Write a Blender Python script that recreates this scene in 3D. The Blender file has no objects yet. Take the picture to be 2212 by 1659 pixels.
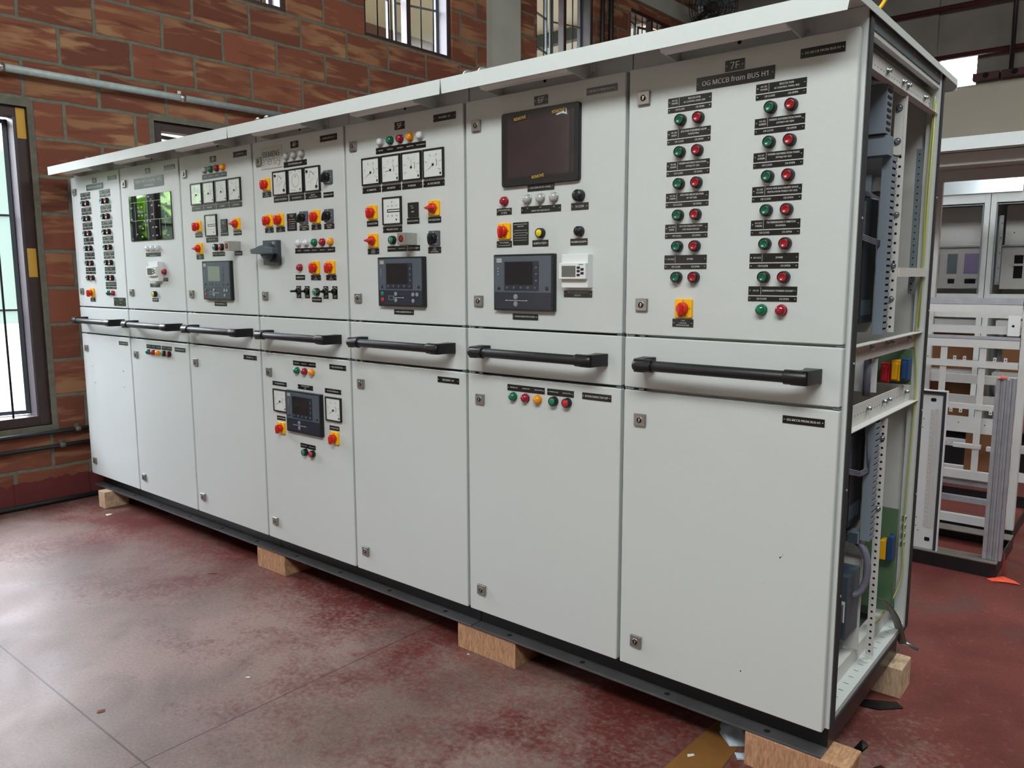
import bpy, math, random
from mathutils import Vector, Matrix

# ------------------------------------------------------------------ camera, light, exposure
sc = bpy.context.scene
COL = sc.collection
Z0 = 0.17                      # the switchboard stands this far above the floor (plinth on timber blocks)
PI = math.pi


def lin(r, g, b):
    def f(v):
        v /= 255.0
        return v / 12.92 if v <= 0.04045 else ((v + 0.055) / 1.055) ** 2.4
    return (f(r), f(g), f(b), 1.0)


cam_d = bpy.data.cameras.new('camera')
cam = bpy.data.objects.new('camera', cam_d)
COL.objects.link(cam)
yaw, pitch, roll = math.radians(-39.597), math.radians(-7.768), math.radians(-0.113)
fw = Vector((math.sin(yaw) * math.cos(pitch), math.cos(yaw) * math.cos(pitch), math.sin(pitch)))
rt = Vector((math.cos(yaw), -math.sin(yaw), 0.0))
up = rt.cross(fw)
r2 = rt * math.cos(roll) + up * math.sin(roll)
u2 = up * math.cos(roll) - rt * math.sin(roll)
cam.matrix_world = Matrix(((r2.x, u2.x, -fw.x, 1.1673), (r2.y, u2.y, -fw.y, -1.9119), (r2.z, u2.z, -fw.z, 1.1376 + Z0), (0, 0, 0, 1)))
cam_d.sensor_width = 36.0
cam_d.lens = 1701.32 / 2212 * 36.0
cam_d.clip_start = 0.02
sc.camera = cam

world = bpy.data.worlds.new('world')
sc.world = world
world.use_nodes = True
wn, wl = world.node_tree.nodes, world.node_tree.links
wbg = wn['Background']
wgeo = wn.new('ShaderNodeTexCoord')
wsep = wn.new('ShaderNodeSeparateXYZ')
wrmp = wn.new('ShaderNodeValToRGB')
wl.new(wgeo.outputs['Generated'], wsep.inputs[0])
wl.new(wsep.outputs['Z'], wrmp.inputs[0])
wrmp.color_ramp.elements[0].position = 0.13
wrmp.color_ramp.elements[0].color = (0.018, 0.024, 0.021, 1)
wrmp.color_ramp.elements[1].position = 0.30
wrmp.color_ramp.elements[1].color = (0.90, 0.92, 1.0, 1)
wl.new(wrmp.outputs[0], wbg.inputs[0])
wbg.inputs[1].default_value = 50.0


def area(name, loc, target, sx, sy, power, color):
    d = bpy.data.lights.new(name, 'AREA')
    d.shape = 'RECTANGLE'
    d.size, d.size_y, d.energy, d.color = sx, sy, power, color
    o = bpy.data.objects.new(name, d)
    COL.objects.link(o)
    o.location = loc
    o.rotation_euler = (Vector(target) - Vector(loc)).to_track_quat('-Z', 'Y').to_euler()
    return o


# front lamp: daylight entering by the long roof lights and the high windows on the side of the hall behind the photographer
area('roof_light_front', (1.4, -3.7, 4.8), (0.7, 0.0, 1.5), 4.2, 1.0, 262, (0.96, 1.0, 0.99))
area('fill_light_far', (2.4, 2.6, 4.7), (1.6, 2.6, 0.0), 3.0, 1.4, 150, (0.95, 1.0, 0.98))  # unseen lamp added to brighten the rear cabinets and the open cubicle side
# the open window plane guides sampling of the sky (a portal gives no light of its own)
for nm_, y_ in (('window_portal', -0.6), ('window_portal_near', -3.55)):
    po = area(nm_, (-3.80 + y_ * 0.026, y_, 1.35), (0.0, y_, 1.35), 1.35, 1.85, 1, (1, 1, 1))
    po.data.cycles.is_portal = True

sc.view_settings.view_transform = 'Standard'
sc.view_settings.look = 'None'
sc.view_settings.exposure = 0.0
sc.view_settings.gamma = 1.0
sc.view_settings.use_curve_mapping = False
sc.cycles.use_denoising = True
sc.cycles.max_bounces = 7
sc.cycles.diffuse_bounces = 4
sc.cycles.glossy_bounces = 3
sc.cycles.transmission_bounces = 4
sc.cycles.sample_clamp_indirect = 6.0
sc.cycles.caustics_reflective = False
sc.cycles.caustics_refractive = False

# ------------------------------------------------------------------ materials


def mat(name, col, rough=0.5, metal=0.0, noise=0.0, nscale=40.0, bump=0.0, coat=0.0, emit=None, estr=0.0):
    m = bpy.data.materials.new(name)
    m.use_nodes = True
    nt = m.node_tree
    b = nt.nodes['Principled BSDF']
    b.inputs['Base Color'].default_value = col
    b.inputs['Roughness'].default_value = rough
    b.inputs['Metallic'].default_value = metal
    b.inputs['Coat Weight'].default_value = coat
    b.inputs['Coat Roughness'].default_value = 0.04
    if noise or bump:
        tc = nt.nodes.new('ShaderNodeTexCoord')
        n = nt.nodes.new('ShaderNodeTexNoise')
        n.inputs['Scale'].default_value = nscale
        n.inputs['Detail'].default_value = 5
        nt.links.new(tc.outputs['Object'], n.inputs['Vector'])
        if noise:
            r = nt.nodes.new('ShaderNodeValToRGB')
            r.color_ramp.elements[0].position = 0.3
            r.color_ramp.elements[1].position = 0.7
            r.color_ramp.elements[0].color = tuple(c * (1 - noise) for c in col[:3]) + (1,)
            r.color_ramp.elements[1].color = tuple(min(1, c * (1 + noise)) for c in col[:3]) + (1,)
            nt.links.new(n.outputs['Fac'], r.inputs[0])
            nt.links.new(r.outputs[0], b.inputs['Base Color'])
        if bump:
            bp = nt.nodes.new('ShaderNodeBump')
            bp.inputs['Strength'].default_value = bump
            bp.inputs['Distance'].default_value = 0.002
            nt.links.new(n.outputs['Fac'], bp.inputs['Height'])
            nt.links.new(bp.outputs[0], b.inputs['Normal'])
    if emit:
        b.inputs['Emission Color'].default_value = emit
        b.inputs['Emission Strength'].default_value = estr
    return m


M = {}
M['paint'] = mat('cabinet_powder_paint', lin(201, 207, 206), 0.42, noise=0.012, nscale=260, bump=0.12)
M['paint_in'] = mat('frame_powder_paint', lin(206, 206, 203), 0.5, noise=0.02, nscale=30)
M['canopy'] = mat('canopy_paint', lin(216, 225, 224), 0.4, noise=0.01, nscale=60)
M['black'] = mat('black_plastic', lin(16, 16, 18), 0.38)
M['handle'] = mat('handle_coating', lin(18, 19, 22), 0.45, noise=0.1, nscale=200, bump=0.1)
M['plate'] = mat('engraved_plate_black', lin(9, 10, 12), 0.3)
M['white'] = mat('engraved_white', lin(225, 228, 226), 0.5)
M['screw'] = mat('screw_steel', lin(200, 200, 198), 0.3, 0.9)
M['nickel'] = mat('lock_nickel', lin(152, 149, 144), 0.36, 0.75)
M['steel'] = mat('brushed_steel', lin(190, 188, 182), 0.33, 0.9, noise=0.08, nscale=90)
M['zinc'] = mat('zinc_bolt', lin(170, 184, 190), 0.28, 0.9)
M['galv'] = mat('galvanised_sheet', lin(120, 132, 138), 0.42, 0.45, noise=0.12, nscale=12)
M['green_l'] = mat('lens_green', lin(8, 106, 72), 0.16, coat=0.6)
M['red_l'] = mat('lens_red', lin(150, 22, 44), 0.16, coat=0.6)
M['amber_l'] = mat('lens_amber', lin(236, 150, 10), 0.16, coat=0.6)
M['white_l'] = mat('lens_white', lin(214, 218, 222), 0.16, coat=0.6)
M['clear_l'] = mat('lens_clear', lin(176, 178, 176), 0.12, coat=0.8)
M['green_b'] = mat('button_green', lin(6, 128, 92), 0.35, coat=0.2)
M['red_b'] = mat('button_red', lin(196, 32, 38), 0.35, coat=0.2)
M['dgreen_b'] = mat('lit_button_green', lin(4, 92, 68), 0.3, coat=0.4)
M['dred_b'] = mat('lit_button_red', lin(150, 14, 28), 0.3, coat=0.4)
M['yellow_b'] = mat('button_yellow', lin(226, 204, 20), 0.35)
M['yellow'] = mat('switch_yellow', lin(246, 184, 4), 0.35)
M['redk'] = mat('switch_red', lin(205, 36, 22), 0.3, coat=0.2)
M['greyk'] = mat('switch_grey', lin(84, 86, 94), 0.4)
M['face'] = mat('meter_face', lin(222, 228, 226), 0.25, coat=0.9)
M['slate'] = mat('controller_slate', lin(78, 88, 98), 0.32, noise=0.02)
M['navy'] = mat('controller_navy', lin(38, 44, 56), 0.32)
M['screen'] = mat('screen_dark', lin(34, 38, 42), 0.12, coat=0.6)
M['lcd'] = mat('lcd_grey', lin(140, 152, 140), 0.2, coat=0.4)
M['lcdd'] = mat('lcd_dim', lin(92, 98, 92), 0.2, coat=0.4)
M['pane_b'] = mat('touch_panel_gloss', lin(8, 8, 10), 0.03, coat=1.0)
M['film'] = mat('screen_film', lin(62, 53, 55), 0.13, coat=0.5, noise=0.15, nscale=8)
M['module'] = mat('module_white', lin(226, 230, 230), 0.4)
M['yprint'] = mat('yellow_print', lin(216, 176, 70), 0.5)
M['teal'] = mat('logo_teal', lin(10, 74, 76), 0.4)
M['gprint'] = mat('logo_grey', lin(130, 128, 128), 0.4)
M['alu_sign'] = mat('sign_plate', lin(196, 198, 194), 0.35, 0.2)
M['bigknob'] = mat('isolator_grey', lin(72, 84, 92), 0.4)
M['bigbase'] = mat('isolator_base', lin(58, 66, 74), 0.42)
M['gasket'] = mat('rubber_gasket', lin(38, 41, 44), 0.7, noise=0.1, nscale=60)
M['duct'] = mat('cable_duct_grey', lin(126, 138, 150), 0.5)
M['breaker'] = mat('breaker_blue_grey', lin(62, 78, 90), 0.4)
M['breaker_d'] = mat('breaker_dark', lin(28, 32, 38), 0.45)
M['ygw'] = mat('earth_wire', lin(178, 182, 96), 0.45)
M['bred'] = mat('busbar_support_red', lin(214, 44, 52), 0.4)
M['byel'] = mat('busbar_support_yellow', lin(240, 176, 16), 0.4)
M['bblue'] = mat('busbar_support_blue', lin(20, 66, 112), 0.4)
M['acry'] = mat('green_barrier_sheet', lin(84, 116, 84), 0.15, coat=0.5)
M['hose'] = mat('grey_hose', lin(112, 112, 128), 0.5, noise=0.08, nscale=150)
M['braid'] = mat('tinned_braid', lin(120, 120, 110), 0.45, 0.6, noise=0.4, nscale=300, bump=0.6)
M['basesteel'] = mat('plinth_paint', lin(26, 26, 28), 0.36, noise=0.15, nscale=14)
M['flange'] = mat('plinth_flange', lin(88, 88, 90), 0.32, 0.3, noise=0.2, nscale=8)
M['hole'] = mat('dark_hole', lin(8, 8, 9), 0.9)
M['brown'] = mat('window_timber_paint', lin(58, 42, 40), 0.5, noise=0.12, nscale=9)
M['lilac'] = mat('window_reveal_daylit', lin(74, 66, 72), 0.5)  # lilac tone puts outside daylight on the frame's reveal into its colour
M['bar'] = mat('window_bar_iron', lin(22, 22, 24), 0.5)
M['sash'] = mat('steel_sash', lin(74, 84, 92), 0.45)
M['tape_y'] = mat('masking_tape', lin(204, 158, 60), 0.6)
M['concrete'] = mat('painted_concrete', lin(176, 178, 168), 0.7, noise=0.08, nscale=3)
M['dconc'] = mat('bare_concrete', lin(120, 116, 110), 0.85, noise=0.15, nscale=2.5)
M['beige'] = mat('beige_wall_paint', lin(196, 192, 176), 0.75, noise=0.04, nscale=2)
M['mortar'] = mat('cement_mortar', lin(104, 102, 90), 0.9, noise=0.2, nscale=18, bump=0.8)
M['pipe'] = mat('grey_conduit_paint', lin(168, 182, 182), 0.4, noise=0.12, nscale=30)
M['bpipe'] = mat('black_conduit', lin(30, 34, 36), 0.42)
M['rust'] = mat('oxide_red_steel', lin(66, 24, 28), 0.6)
M['alu'] = mat('aluminium_extrusion', lin(176, 178, 186), 0.42, 0.35, noise=0.12, nscale=20)
M['orange'] = mat('orange_film', lin(238, 92, 66), 0.4)
M['pinkfilm'] = mat('pink_film', lin(140, 66, 62), 0.4)
M['oldsteel'] = mat('scuffed_grey_steel', lin(120, 112, 106), 0.45, 0.3, noise=0.2, nscale=14)
M['film_c'] = mat('wrapping_film', lin(180, 196, 206), 0.15, noise=0.3, nscale=30, bump=1.0)
M['paper'] = mat('paper_scrap', lin(210, 204, 194), 0.8)
M['leaf_b'] = mat('dry_leaf', lin(120, 70, 44), 0.8)
M['purple'] = mat('film_purple', lin(150, 140, 176), 0.35)
M['bright'] = mat('mirror_sheet', lin(220, 232, 240), 0.18, 0.85)
M['cardboard'] = mat('cardboard', lin(150, 104, 70), 0.85, noise=0.1, nscale=6)
M['fanblack'] = mat('fan_black', lin(26, 24, 24), 0.5)
M['pinkwall'] = mat('neighbour_render', lin(112, 90, 84), 0.9, noise=0.06, nscale=2)
M['bluepaint'] = mat('blue_paint', lin(50, 120, 170), 0.6)
M['grass'] = mat('grass', lin(46, 58, 32), 0.9, noise=0.3, nscale=6)
M['ceil'] = mat('slab_concrete', lin(150, 146, 138), 0.9, noise=0.1, nscale=2)
M['plaster'] = mat('plain_plaster', lin(184, 176, 164), 0.85, noise=0.05, nscale=2)


def wood_mat(name, c1, c2):
    m = bpy.data.materials.new(name)
    m.use_nodes = True
    nt = m.node_tree
    b = nt.nodes['Principled BSDF']
    b.inputs['Roughness'].default_value = 0.75
    tc = nt.nodes.new('ShaderNodeTexCoord')
    mp = nt.nodes.new('ShaderNodeMapping')
    mp.inputs['Scale'].default_value = (60, 14, 14)
    n = nt.nodes.new('ShaderNodeTexNoise')
    n.inputs['Scale'].default_value = 2.4
    n.inputs['Detail'].default_value = 6
    n.inputs['Distortion'].default_value = 0.6
    r = nt.nodes.new('ShaderNodeValToRGB')
    r.color_ramp.elements[0].position = 0.28
    r.color_ramp.elements[1].position = 0.66
    r.color_ramp.elements[0].color = c1
    r.color_ramp.elements[1].color = c2
    nt.links.new(tc.outputs['Object'], mp.inputs[0])
    nt.links.new(mp.outputs[0], n.inputs['Vector'])
    nt.links.new(n.outputs['Fac'], r.inputs[0])
    nt.links.new(r.outputs[0], b.inputs['Base Color'])
    return m


M['wood'] = wood_mat('sawn_timber', lin(146, 104, 76), lin(194, 152, 116))
M['wood_p'] = wood_mat('pale_sawn_timber', lin(176, 146, 116), lin(214, 188, 160))


def glass_mat():
    m = bpy.data.materials.new('frosted_glass')
    m.use_nodes = True
    nt = m.node_tree
    nt.nodes.clear()
    o = nt.nodes.new('ShaderNodeOutputMaterial')
    a = nt.nodes.new('ShaderNodeBsdfTranslucent')
    t = nt.nodes.new('ShaderNodeBsdfTransparent')
    t.inputs[0].default_value = (0.94, 0.96, 0.97, 1)
    g = nt.nodes.new('ShaderNodeBsdfGlossy')
    g.inputs['Roughness'].default_value = 0.1
    m1 = nt.nodes.new('ShaderNodeMixShader')
    m1.inputs[0].default_value = 0.82
    a.inputs[0].default_value = (0.10, 0.125, 0.115, 1)
    m2 = nt.nodes.new('ShaderNodeMixShader')
    m2.inputs[0].default_value = 0.08
    nt.links.new(a.outputs[0], m1.inputs[1])
    nt.links.new(t.outputs[0], m1.inputs[2])
    nt.links.new(m1.outputs[0], m2.inputs[1])
    nt.links.new(g.outputs[0], m2.inputs[2])
    nt.links.new(m2.outputs[0], o.inputs[0])
    return m


M['glass'] = glass_mat()
M['clear'] = glass_mat()
M['clear'].name = 'clear_glass'
for n_ in M['clear'].node_tree.nodes:
    if n_.type == 'MIX_SHADER' and abs(n_.inputs[0].default_value - 0.82) < 0.01:
        n_.inputs[0].default_value = 1.0
    if n_.type == 'MIX_SHADER' and abs(n_.inputs[0].default_value - 0.08) < 0.01:
        n_.inputs[0].default_value = 0.03


def leaf_mat():
    m = mat('leaf_green', lin(120, 170, 44), 0.45, noise=0.45, nscale=3)
    return m


M['leaf'] = leaf_mat()


def brick_mat():
    m = bpy.data.materials.new('clay_block_wall')
    m.use_nodes = True
    nt = m.node_tree
    N, Lk = nt.nodes, nt.links
    b = N['Principled BSDF']
    b.inputs['Roughness'].default_value = 0.85
    tc = N.new('ShaderNodeTexCoord')
    sep = N.new('ShaderNodeSeparateXYZ')
    Lk.new(tc.outputs['Object'], sep.inputs[0])
    # wobble the joints slightly
    wob = N.new('ShaderNodeTexNoise')
    wob.inputs['Scale'].default_value = 7
    wob.inputs['Detail'].default_value = 3
    Lk.new(tc.outputs['Object'], wob.inputs['Vector'])

    def math_(op, a, bv=None, c=None):
        n = N.new('ShaderNodeMath')
        n.operation = op
        for i, v in enumerate((a, bv, c)):
            if v is None:
                continue
            if isinstance(v, (int, float)):
                n.inputs[i].default_value = v
            else:
                Lk.new(v, n.inputs[i])
        return n.outputs[0]
    w = math_('MULTIPLY', math_('SUBTRACT', wob.outputs['Fac'], 0.5), 0.022)
    sx = math_('ADD', math_('SUBTRACT', sep.outputs['X'], 0.05), w)
    sz = math_('ADD', math_('SUBTRACT', sep.outputs['Z'], 0.039 + Z0), w)
    cmb = N.new('ShaderNodeCombineXYZ')
    Lk.new(sx, cmb.inputs[0])
    Lk.new(sz, cmb.inputs[1])
    br = N.new('ShaderNodeTexBrick')
    br.offset = 0.5
    br.inputs['Scale'].default_value = 1.0
    br.inputs['Brick Width'].default_value = 0.402
    br.inputs['Row Height'].default_value = 0.208
    br.inputs['Mortar Size'].default_value = 0.011
    br.inputs['Mortar Smooth'].default_value = 0.25
    br.inputs['Bias'].default_value = 0.0
    br.inputs['Color1'].default_value = (0, 0, 0, 1)
    br.inputs['Color2'].default_value = (1, 1, 1, 1)
    br.inputs['Mortar'].default_value = (0.5, 0.5, 0.5, 1)
    Lk.new(cmb.outputs[0], br.inputs['Vector'])
    # base clay colour per block
    r1 = N.new('ShaderNodeValToRGB')
    r1.color_ramp.elements[0].color = lin(108, 60, 44)
    r1.color_ramp.elements[1].color = lin(138, 80, 58)
    Lk.new(br.outputs['Color'], r1.inputs[0])
    # long horizontal glaze streaks
    mp = N.new('ShaderNodeMapping')
    mp.inputs['Scale'].default_value = (2.6, 1, 15)
    Lk.new(tc.outputs['Object'], mp.inputs[0])
    addv = N.new('ShaderNodeVectorMath')
    addv.operation = 'MULTIPLY_ADD'
    addv.inputs[1].default_value = (9.0, 3.0, 5.0)
    Lk.new(br.outputs['Color'], addv.inputs[0])
    Lk.new(mp.outputs[0], addv.inputs[2])
    n1 = N.new('ShaderNodeTexNoise')
    n1.inputs['Scale'].default_value = 1.0
    n1.inputs['Detail'].default_value = 4
    n1.inputs['Distortion'].default_value = 0.4
    Lk.new(addv.outputs[0], n1.inputs['Vector'])
    r2_ = N.new('ShaderNodeValToRGB')
    r2_.color_ramp.elements[0].position = 0.50
    r2_.color_ramp.elements[1].position = 0.60
    Lk.new(n1.outputs['Fac'], r2_.inputs[0])
    n2 = N.new('ShaderNodeTexNoise')
    n2.inputs['Scale'].default_value = 1.3
    Lk.new(tc.outputs['Object'], n2.inputs['Vector'])
    r3 = N.new('ShaderNodeValToRGB')
    r3.color_ramp.elements[0].position = 0.42
    r3.color_ramp.elements[1].position = 0.6
    Lk.new(n2.outputs['Fac'], r3.inputs[0])
    f1 = math_('MULTIPLY', r2_.outputs[0], math_('MULTIPLY_ADD', r3.outputs[0], 0.6, 0.25))
    mx = N.new('ShaderNodeMixRGB')
    Lk.new(f1, mx.inputs[0])
    Lk.new(r1.outputs[0], mx.inputs[1])
    mx.inputs[2].default_value = lin(172, 132, 94)
    # dark scorch streaks
    mp2 = N.new('ShaderNodeMapping')
    mp2.inputs['Scale'].default_value = (3.5, 1, 22)
    mp2.inputs['Location'].default_value = (11, 0, 4)
    Lk.new(tc.outputs['Object'], mp2.inputs[0])
    n3 = N.new('ShaderNodeTexNoise')
    n3.inputs['Scale'].default_value = 1.0
    n3.inputs['Detail'].default_value = 3
    Lk.new(mp2.outputs[0], n3.inputs['Vector'])
    r4 = N.new('ShaderNodeValToRGB')
    r4.color_ramp.elements[0].position = 0.58
    r4.color_ramp.elements[1].position = 0.70
    Lk.new(n3.outputs['Fac'], r4.inputs[0])
    mx2 = N.new('ShaderNodeMixRGB')
    Lk.new(math_('MULTIPLY', r4.outputs[0], 0.55), mx2.inputs[0])
    Lk.new(mx.outputs[0], mx2.inputs[1])
    mx2.inputs[2].default_value = lin(80, 42, 34)
    # mortar
    nm = N.new('ShaderNodeTexNoise')
    nm.inputs['Scale'].default_value = 25
    Lk.new(tc.outputs['Object'], nm.inputs['Vector'])
    rm = N.new('ShaderNodeValToRGB')
    rm.color_ramp.elements[0].color = lin(86, 86, 74)
    rm.color_ramp.elements[1].color = lin(130, 128, 112)
    Lk.new(nm.outputs['Fac'], rm.inputs[0])
    mx3 = N.new('ShaderNodeMixRGB')
    Lk.new(br.outputs['Fac'], mx3.inputs[0])
    Lk.new(mx2.outputs[0], mx3.inputs[1])
    Lk.new(rm.outputs[0], mx3.inputs[2])
    # dark red skirting paint near the floor, chipped along its top edge
    edge = math_('MULTIPLY_ADD', math_('SUBTRACT', n2.outputs['Fac'], 0.5), 0.12, 0.155)
    chip = N.new('ShaderNodeTexNoise')
    chip.inputs['Scale'].default_value = 14
    chip.inputs['Detail'].default_value = 4
    Lk.new(tc.outputs['Object'], chip.inputs['Vector'])
    h = math_('ADD', sep.outputs['Z'], math_('MULTIPLY', math_('SUBTRACT', chip.outputs['Fac'], 0.5), 0.09))
    sk = math_('LESS_THAN', h, edge)
    mx4 = N.new('ShaderNodeMixRGB')
    Lk.new(sk, mx4.inputs[0])
    Lk.new(mx3.outputs[0], mx4.inputs[1])
    mx4.inputs[2].default_value = lin(104, 44, 44)
    Lk.new(mx4.outputs[0], b.inputs['Base Color'])
    bp = N.new('ShaderNodeBump')
    bp.inputs['Strength'].default_value = 0.7
    bp.inputs['Distance'].default_value = 0.006
    hh = math_('SUBTRACT', math_('MULTIPLY', nm.outputs['Fac'], 0.35), br.outputs['Fac'])
    Lk.new(hh, bp.inputs['Height'])
    Lk.new(bp.outputs[0], b.inputs['Normal'])
    return m


M['brick'] = brick_mat()


def floor_mat():
    m = bpy.data.materials.new('worn_oxide_floor')
    m.use_nodes = True
    nt = m.node_tree
    N, Lk = nt.nodes, nt.links
    b = N['Principled BSDF']
    tc = N.new('ShaderNodeTexCoord')
    sep = N.new('ShaderNodeSeparateXYZ')
    Lk.new(tc.outputs['Object'], sep.inputs[0])

    def math_(op, a, bv=None, c=None):
        n = N.new('ShaderNodeMath')
        n.operation = op
        for i, v in enumerate((a, bv, c)):
            if v is None:
                continue
            if isinstance(v, (int, float)):
                n.inputs[i].default_value = v
            else:
                Lk.new(v, n.inputs[i])
        return n.outputs[0]

    def noise(s, d=5, dist=0.0, loc=(0, 0, 0), sc_=(1, 1, 1)):
        mp = N.new('ShaderNodeMapping')
        mp.inputs['Location'].default_value = loc
        mp.inputs['Scale'].default_value = sc_
        Lk.new(tc.outputs['Object'], mp.inputs[0])
        n = N.new('ShaderNodeTexNoise')
        n.inputs['Scale'].default_value = s
        n.inputs['Detail'].default_value = d
        n.inputs['Distortion'].default_value = dist
        Lk.new(mp.outputs[0], n.inputs['Vector'])
        return n.outputs['Fac']

    def ramp(v, p0, p1, c0=(0, 0, 0, 1), c1=(1, 1, 1, 1)):
        r = N.new('ShaderNodeValToRGB')
        r.color_ramp.elements[0].position = p0
        r.color_ramp.elements[1].position = p1
        r.color_ramp.elements[0].color = c0
        r.color_ramp.elements[1].color = c1
        Lk.new(v, r.inputs[0])
        return r.outputs[0]

    def mix(f, a, c):
        n = N.new('ShaderNodeMixRGB')
        for i, v in enumerate((f, a, c)):
            if isinstance(v, (int, float)):
                n.inputs[i].default_value = v
            elif isinstance(v, tuple):
                n.inputs[i].default_value = v
            else:
                Lk.new(v, n.inputs[i])
        return n.outputs[0]
    big = noise(0.9, 4, 0.6, (3.1, 0.4, 0))
    mid = noise(2.6, 7, 0.8, (1.2, 5.5, 0))
    fine = noise(16, 8, 0.5)
    # wear: oxide coat worn off to cement where people walk (in front of the row)
    wear = math_('ADD', math_('MULTIPLY', sep.outputs['Y'], -0.30), math_('MULTIPLY', sep.outputs['X'], 0.0))
    wv = math_('ADD', math_('ADD', wear, math_('MULTIPLY', mid, 0.75)), math_('MULTIPLY', fine, 0.35))
    grit = noise(55, 10, 0.2, (2, 7, 0))
    wv = math_('ADD', wv, math_('MULTIPLY', math_('SUBTRACT', grit, 0.5), 0.55))
    wf = ramp(wv, 0.46, 0.74)
    oxide = mix(ramp(mid, 0.35, 0.65), lin(92, 42, 38), lin(116, 60, 54))
    cement = mix(ramp(big, 0.4, 0.62), lin(108, 90, 82), lin(138, 116, 108))
    c = mix(wf, oxide, cement)
    c = mix(math_('MULTIPLY', ramp(noise(2.1, 6, 1.5, (8, 2, 0)), 0.52, 0.7), 0.45), c, lin(84, 72, 68))
    c = mix(math_('MULTIPLY', ramp(noise(38, 4, 0.3, (4, 4, 0)), 0.60, 0.74), 0.16), c, lin(180, 140, 126))
    g2 = ramp(noise(110, 6, 0.0, (5, 1, 0)), 0.3, 0.7, (0.80, 0.80, 0.80, 1), (1.14, 1.14, 1.14, 1))
    mg = N.new('ShaderNodeMixRGB')
    mg.blend_type = 'MULTIPLY'
    mg.inputs[0].default_value = 1.0
    Lk.new(c, mg.inputs[1])
    Lk.new(g2, mg.inputs[2])
    c = mg.outputs[0]
    # saw-cut joints

    def line(co, at, w):
        return math_('LESS_THAN', math_('ABSOLUTE', math_('SUBTRACT', co, at)), w)
    j = math_('MAXIMUM', line(sep.outputs['X'], -0.875, 0.0022), line(sep.outputs['Y'], -1.025, 0.003))
    j = math_('MAXIMUM', j, math_('MAXIMUM', line(sep.outputs['X'], 3.1, 0.003), line(sep.outputs['Y'], 3.0, 0.003)))
    c = mix(math_('MULTIPLY', j, 0.85), c, lin(52, 34, 28))
    Lk.new(c, b.inputs['Base Color'])
    rr = math_('MULTIPLY_ADD', ramp(mid, 0.3, 0.7), 0.14, 0.46)
    b.inputs['Specular IOR Level'].default_value = 0.32
    Lk.new(rr, b.inputs['Roughness'])
    bp = N.new('ShaderNodeBump')
    bp.inputs['Strength'].default_value = 0.25
    bp.inputs['Distance'].default_value = 0.003
    Lk.new(math_('SUBTRACT', fine, j), bp.inputs['Height'])
    Lk.new(bp.outputs[0], b.inputs['Normal'])
    return m


M['floor'] = floor_mat()

# ------------------------------------------------------------------ mesh builder
_txt = {}
try:      # the plain grotesque that ships with Blender; its built-in face is the fallback
    FONT = bpy.data.fonts.load(bpy.utils.system_resource('DATAFILES', path='fonts') + '/NotoSansHebrew-Regular.woff2')
except Exception:
    FONT = None


def text_geo(s, size):
    """flat letters: vertices (x, z) and faces, centred on the origin"""
    key = s
    if key not in _txt:
        cu = bpy.data.curves.new('t', 'FONT')
        cu.body = s
        cu.size = 1.0
        if FONT:
            cu.font = FONT
        cu.align_x = 'CENTER'
        cu.align_y = 'CENTER'
        cu.resolution_u = 2
        cu.space_line = 1.0
        ob = bpy.data.objects.new('t', cu)
        me = bpy.data.meshes.new_from_object(ob)
        vs = [(v.co.x, v.co.y) for v in me.vertices]
        fs = [tuple(p.vertices) for p in me.polygons]
        bpy.data.objects.remove(ob)
        bpy.data.curves.remove(cu)
        bpy.data.meshes.remove(me)
        if vs:
            x0 = min(v[0] for v in vs)
            x1 = max(v[0] for v in vs)
            y0 = min(v[1] for v in vs)
            y1 = max(v[1] for v in vs)
            vs = [(v[0] - (x0 + x1) / 2, v[1] - (y0 + y1) / 2) for v in vs]
            n0 = len(vs)
            if x1 - x0 < 30:      # a slightly bolder cut: the outline laid down twice
                vs = [(v[0] - 0.012, v[1]) for v in vs] + [(v[0] + 0.012, v[1] + 0.006) for v in vs]
                fs = fs + [tuple(i + n0 for i in f) for f in fs]
            _txt[key] = (vs, fs, x1 - x0 + 0.028, y1 - y0 + 0.006)
        else:
            _txt[key] = ([], [], 1, 1)
    return _txt[key]


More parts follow.
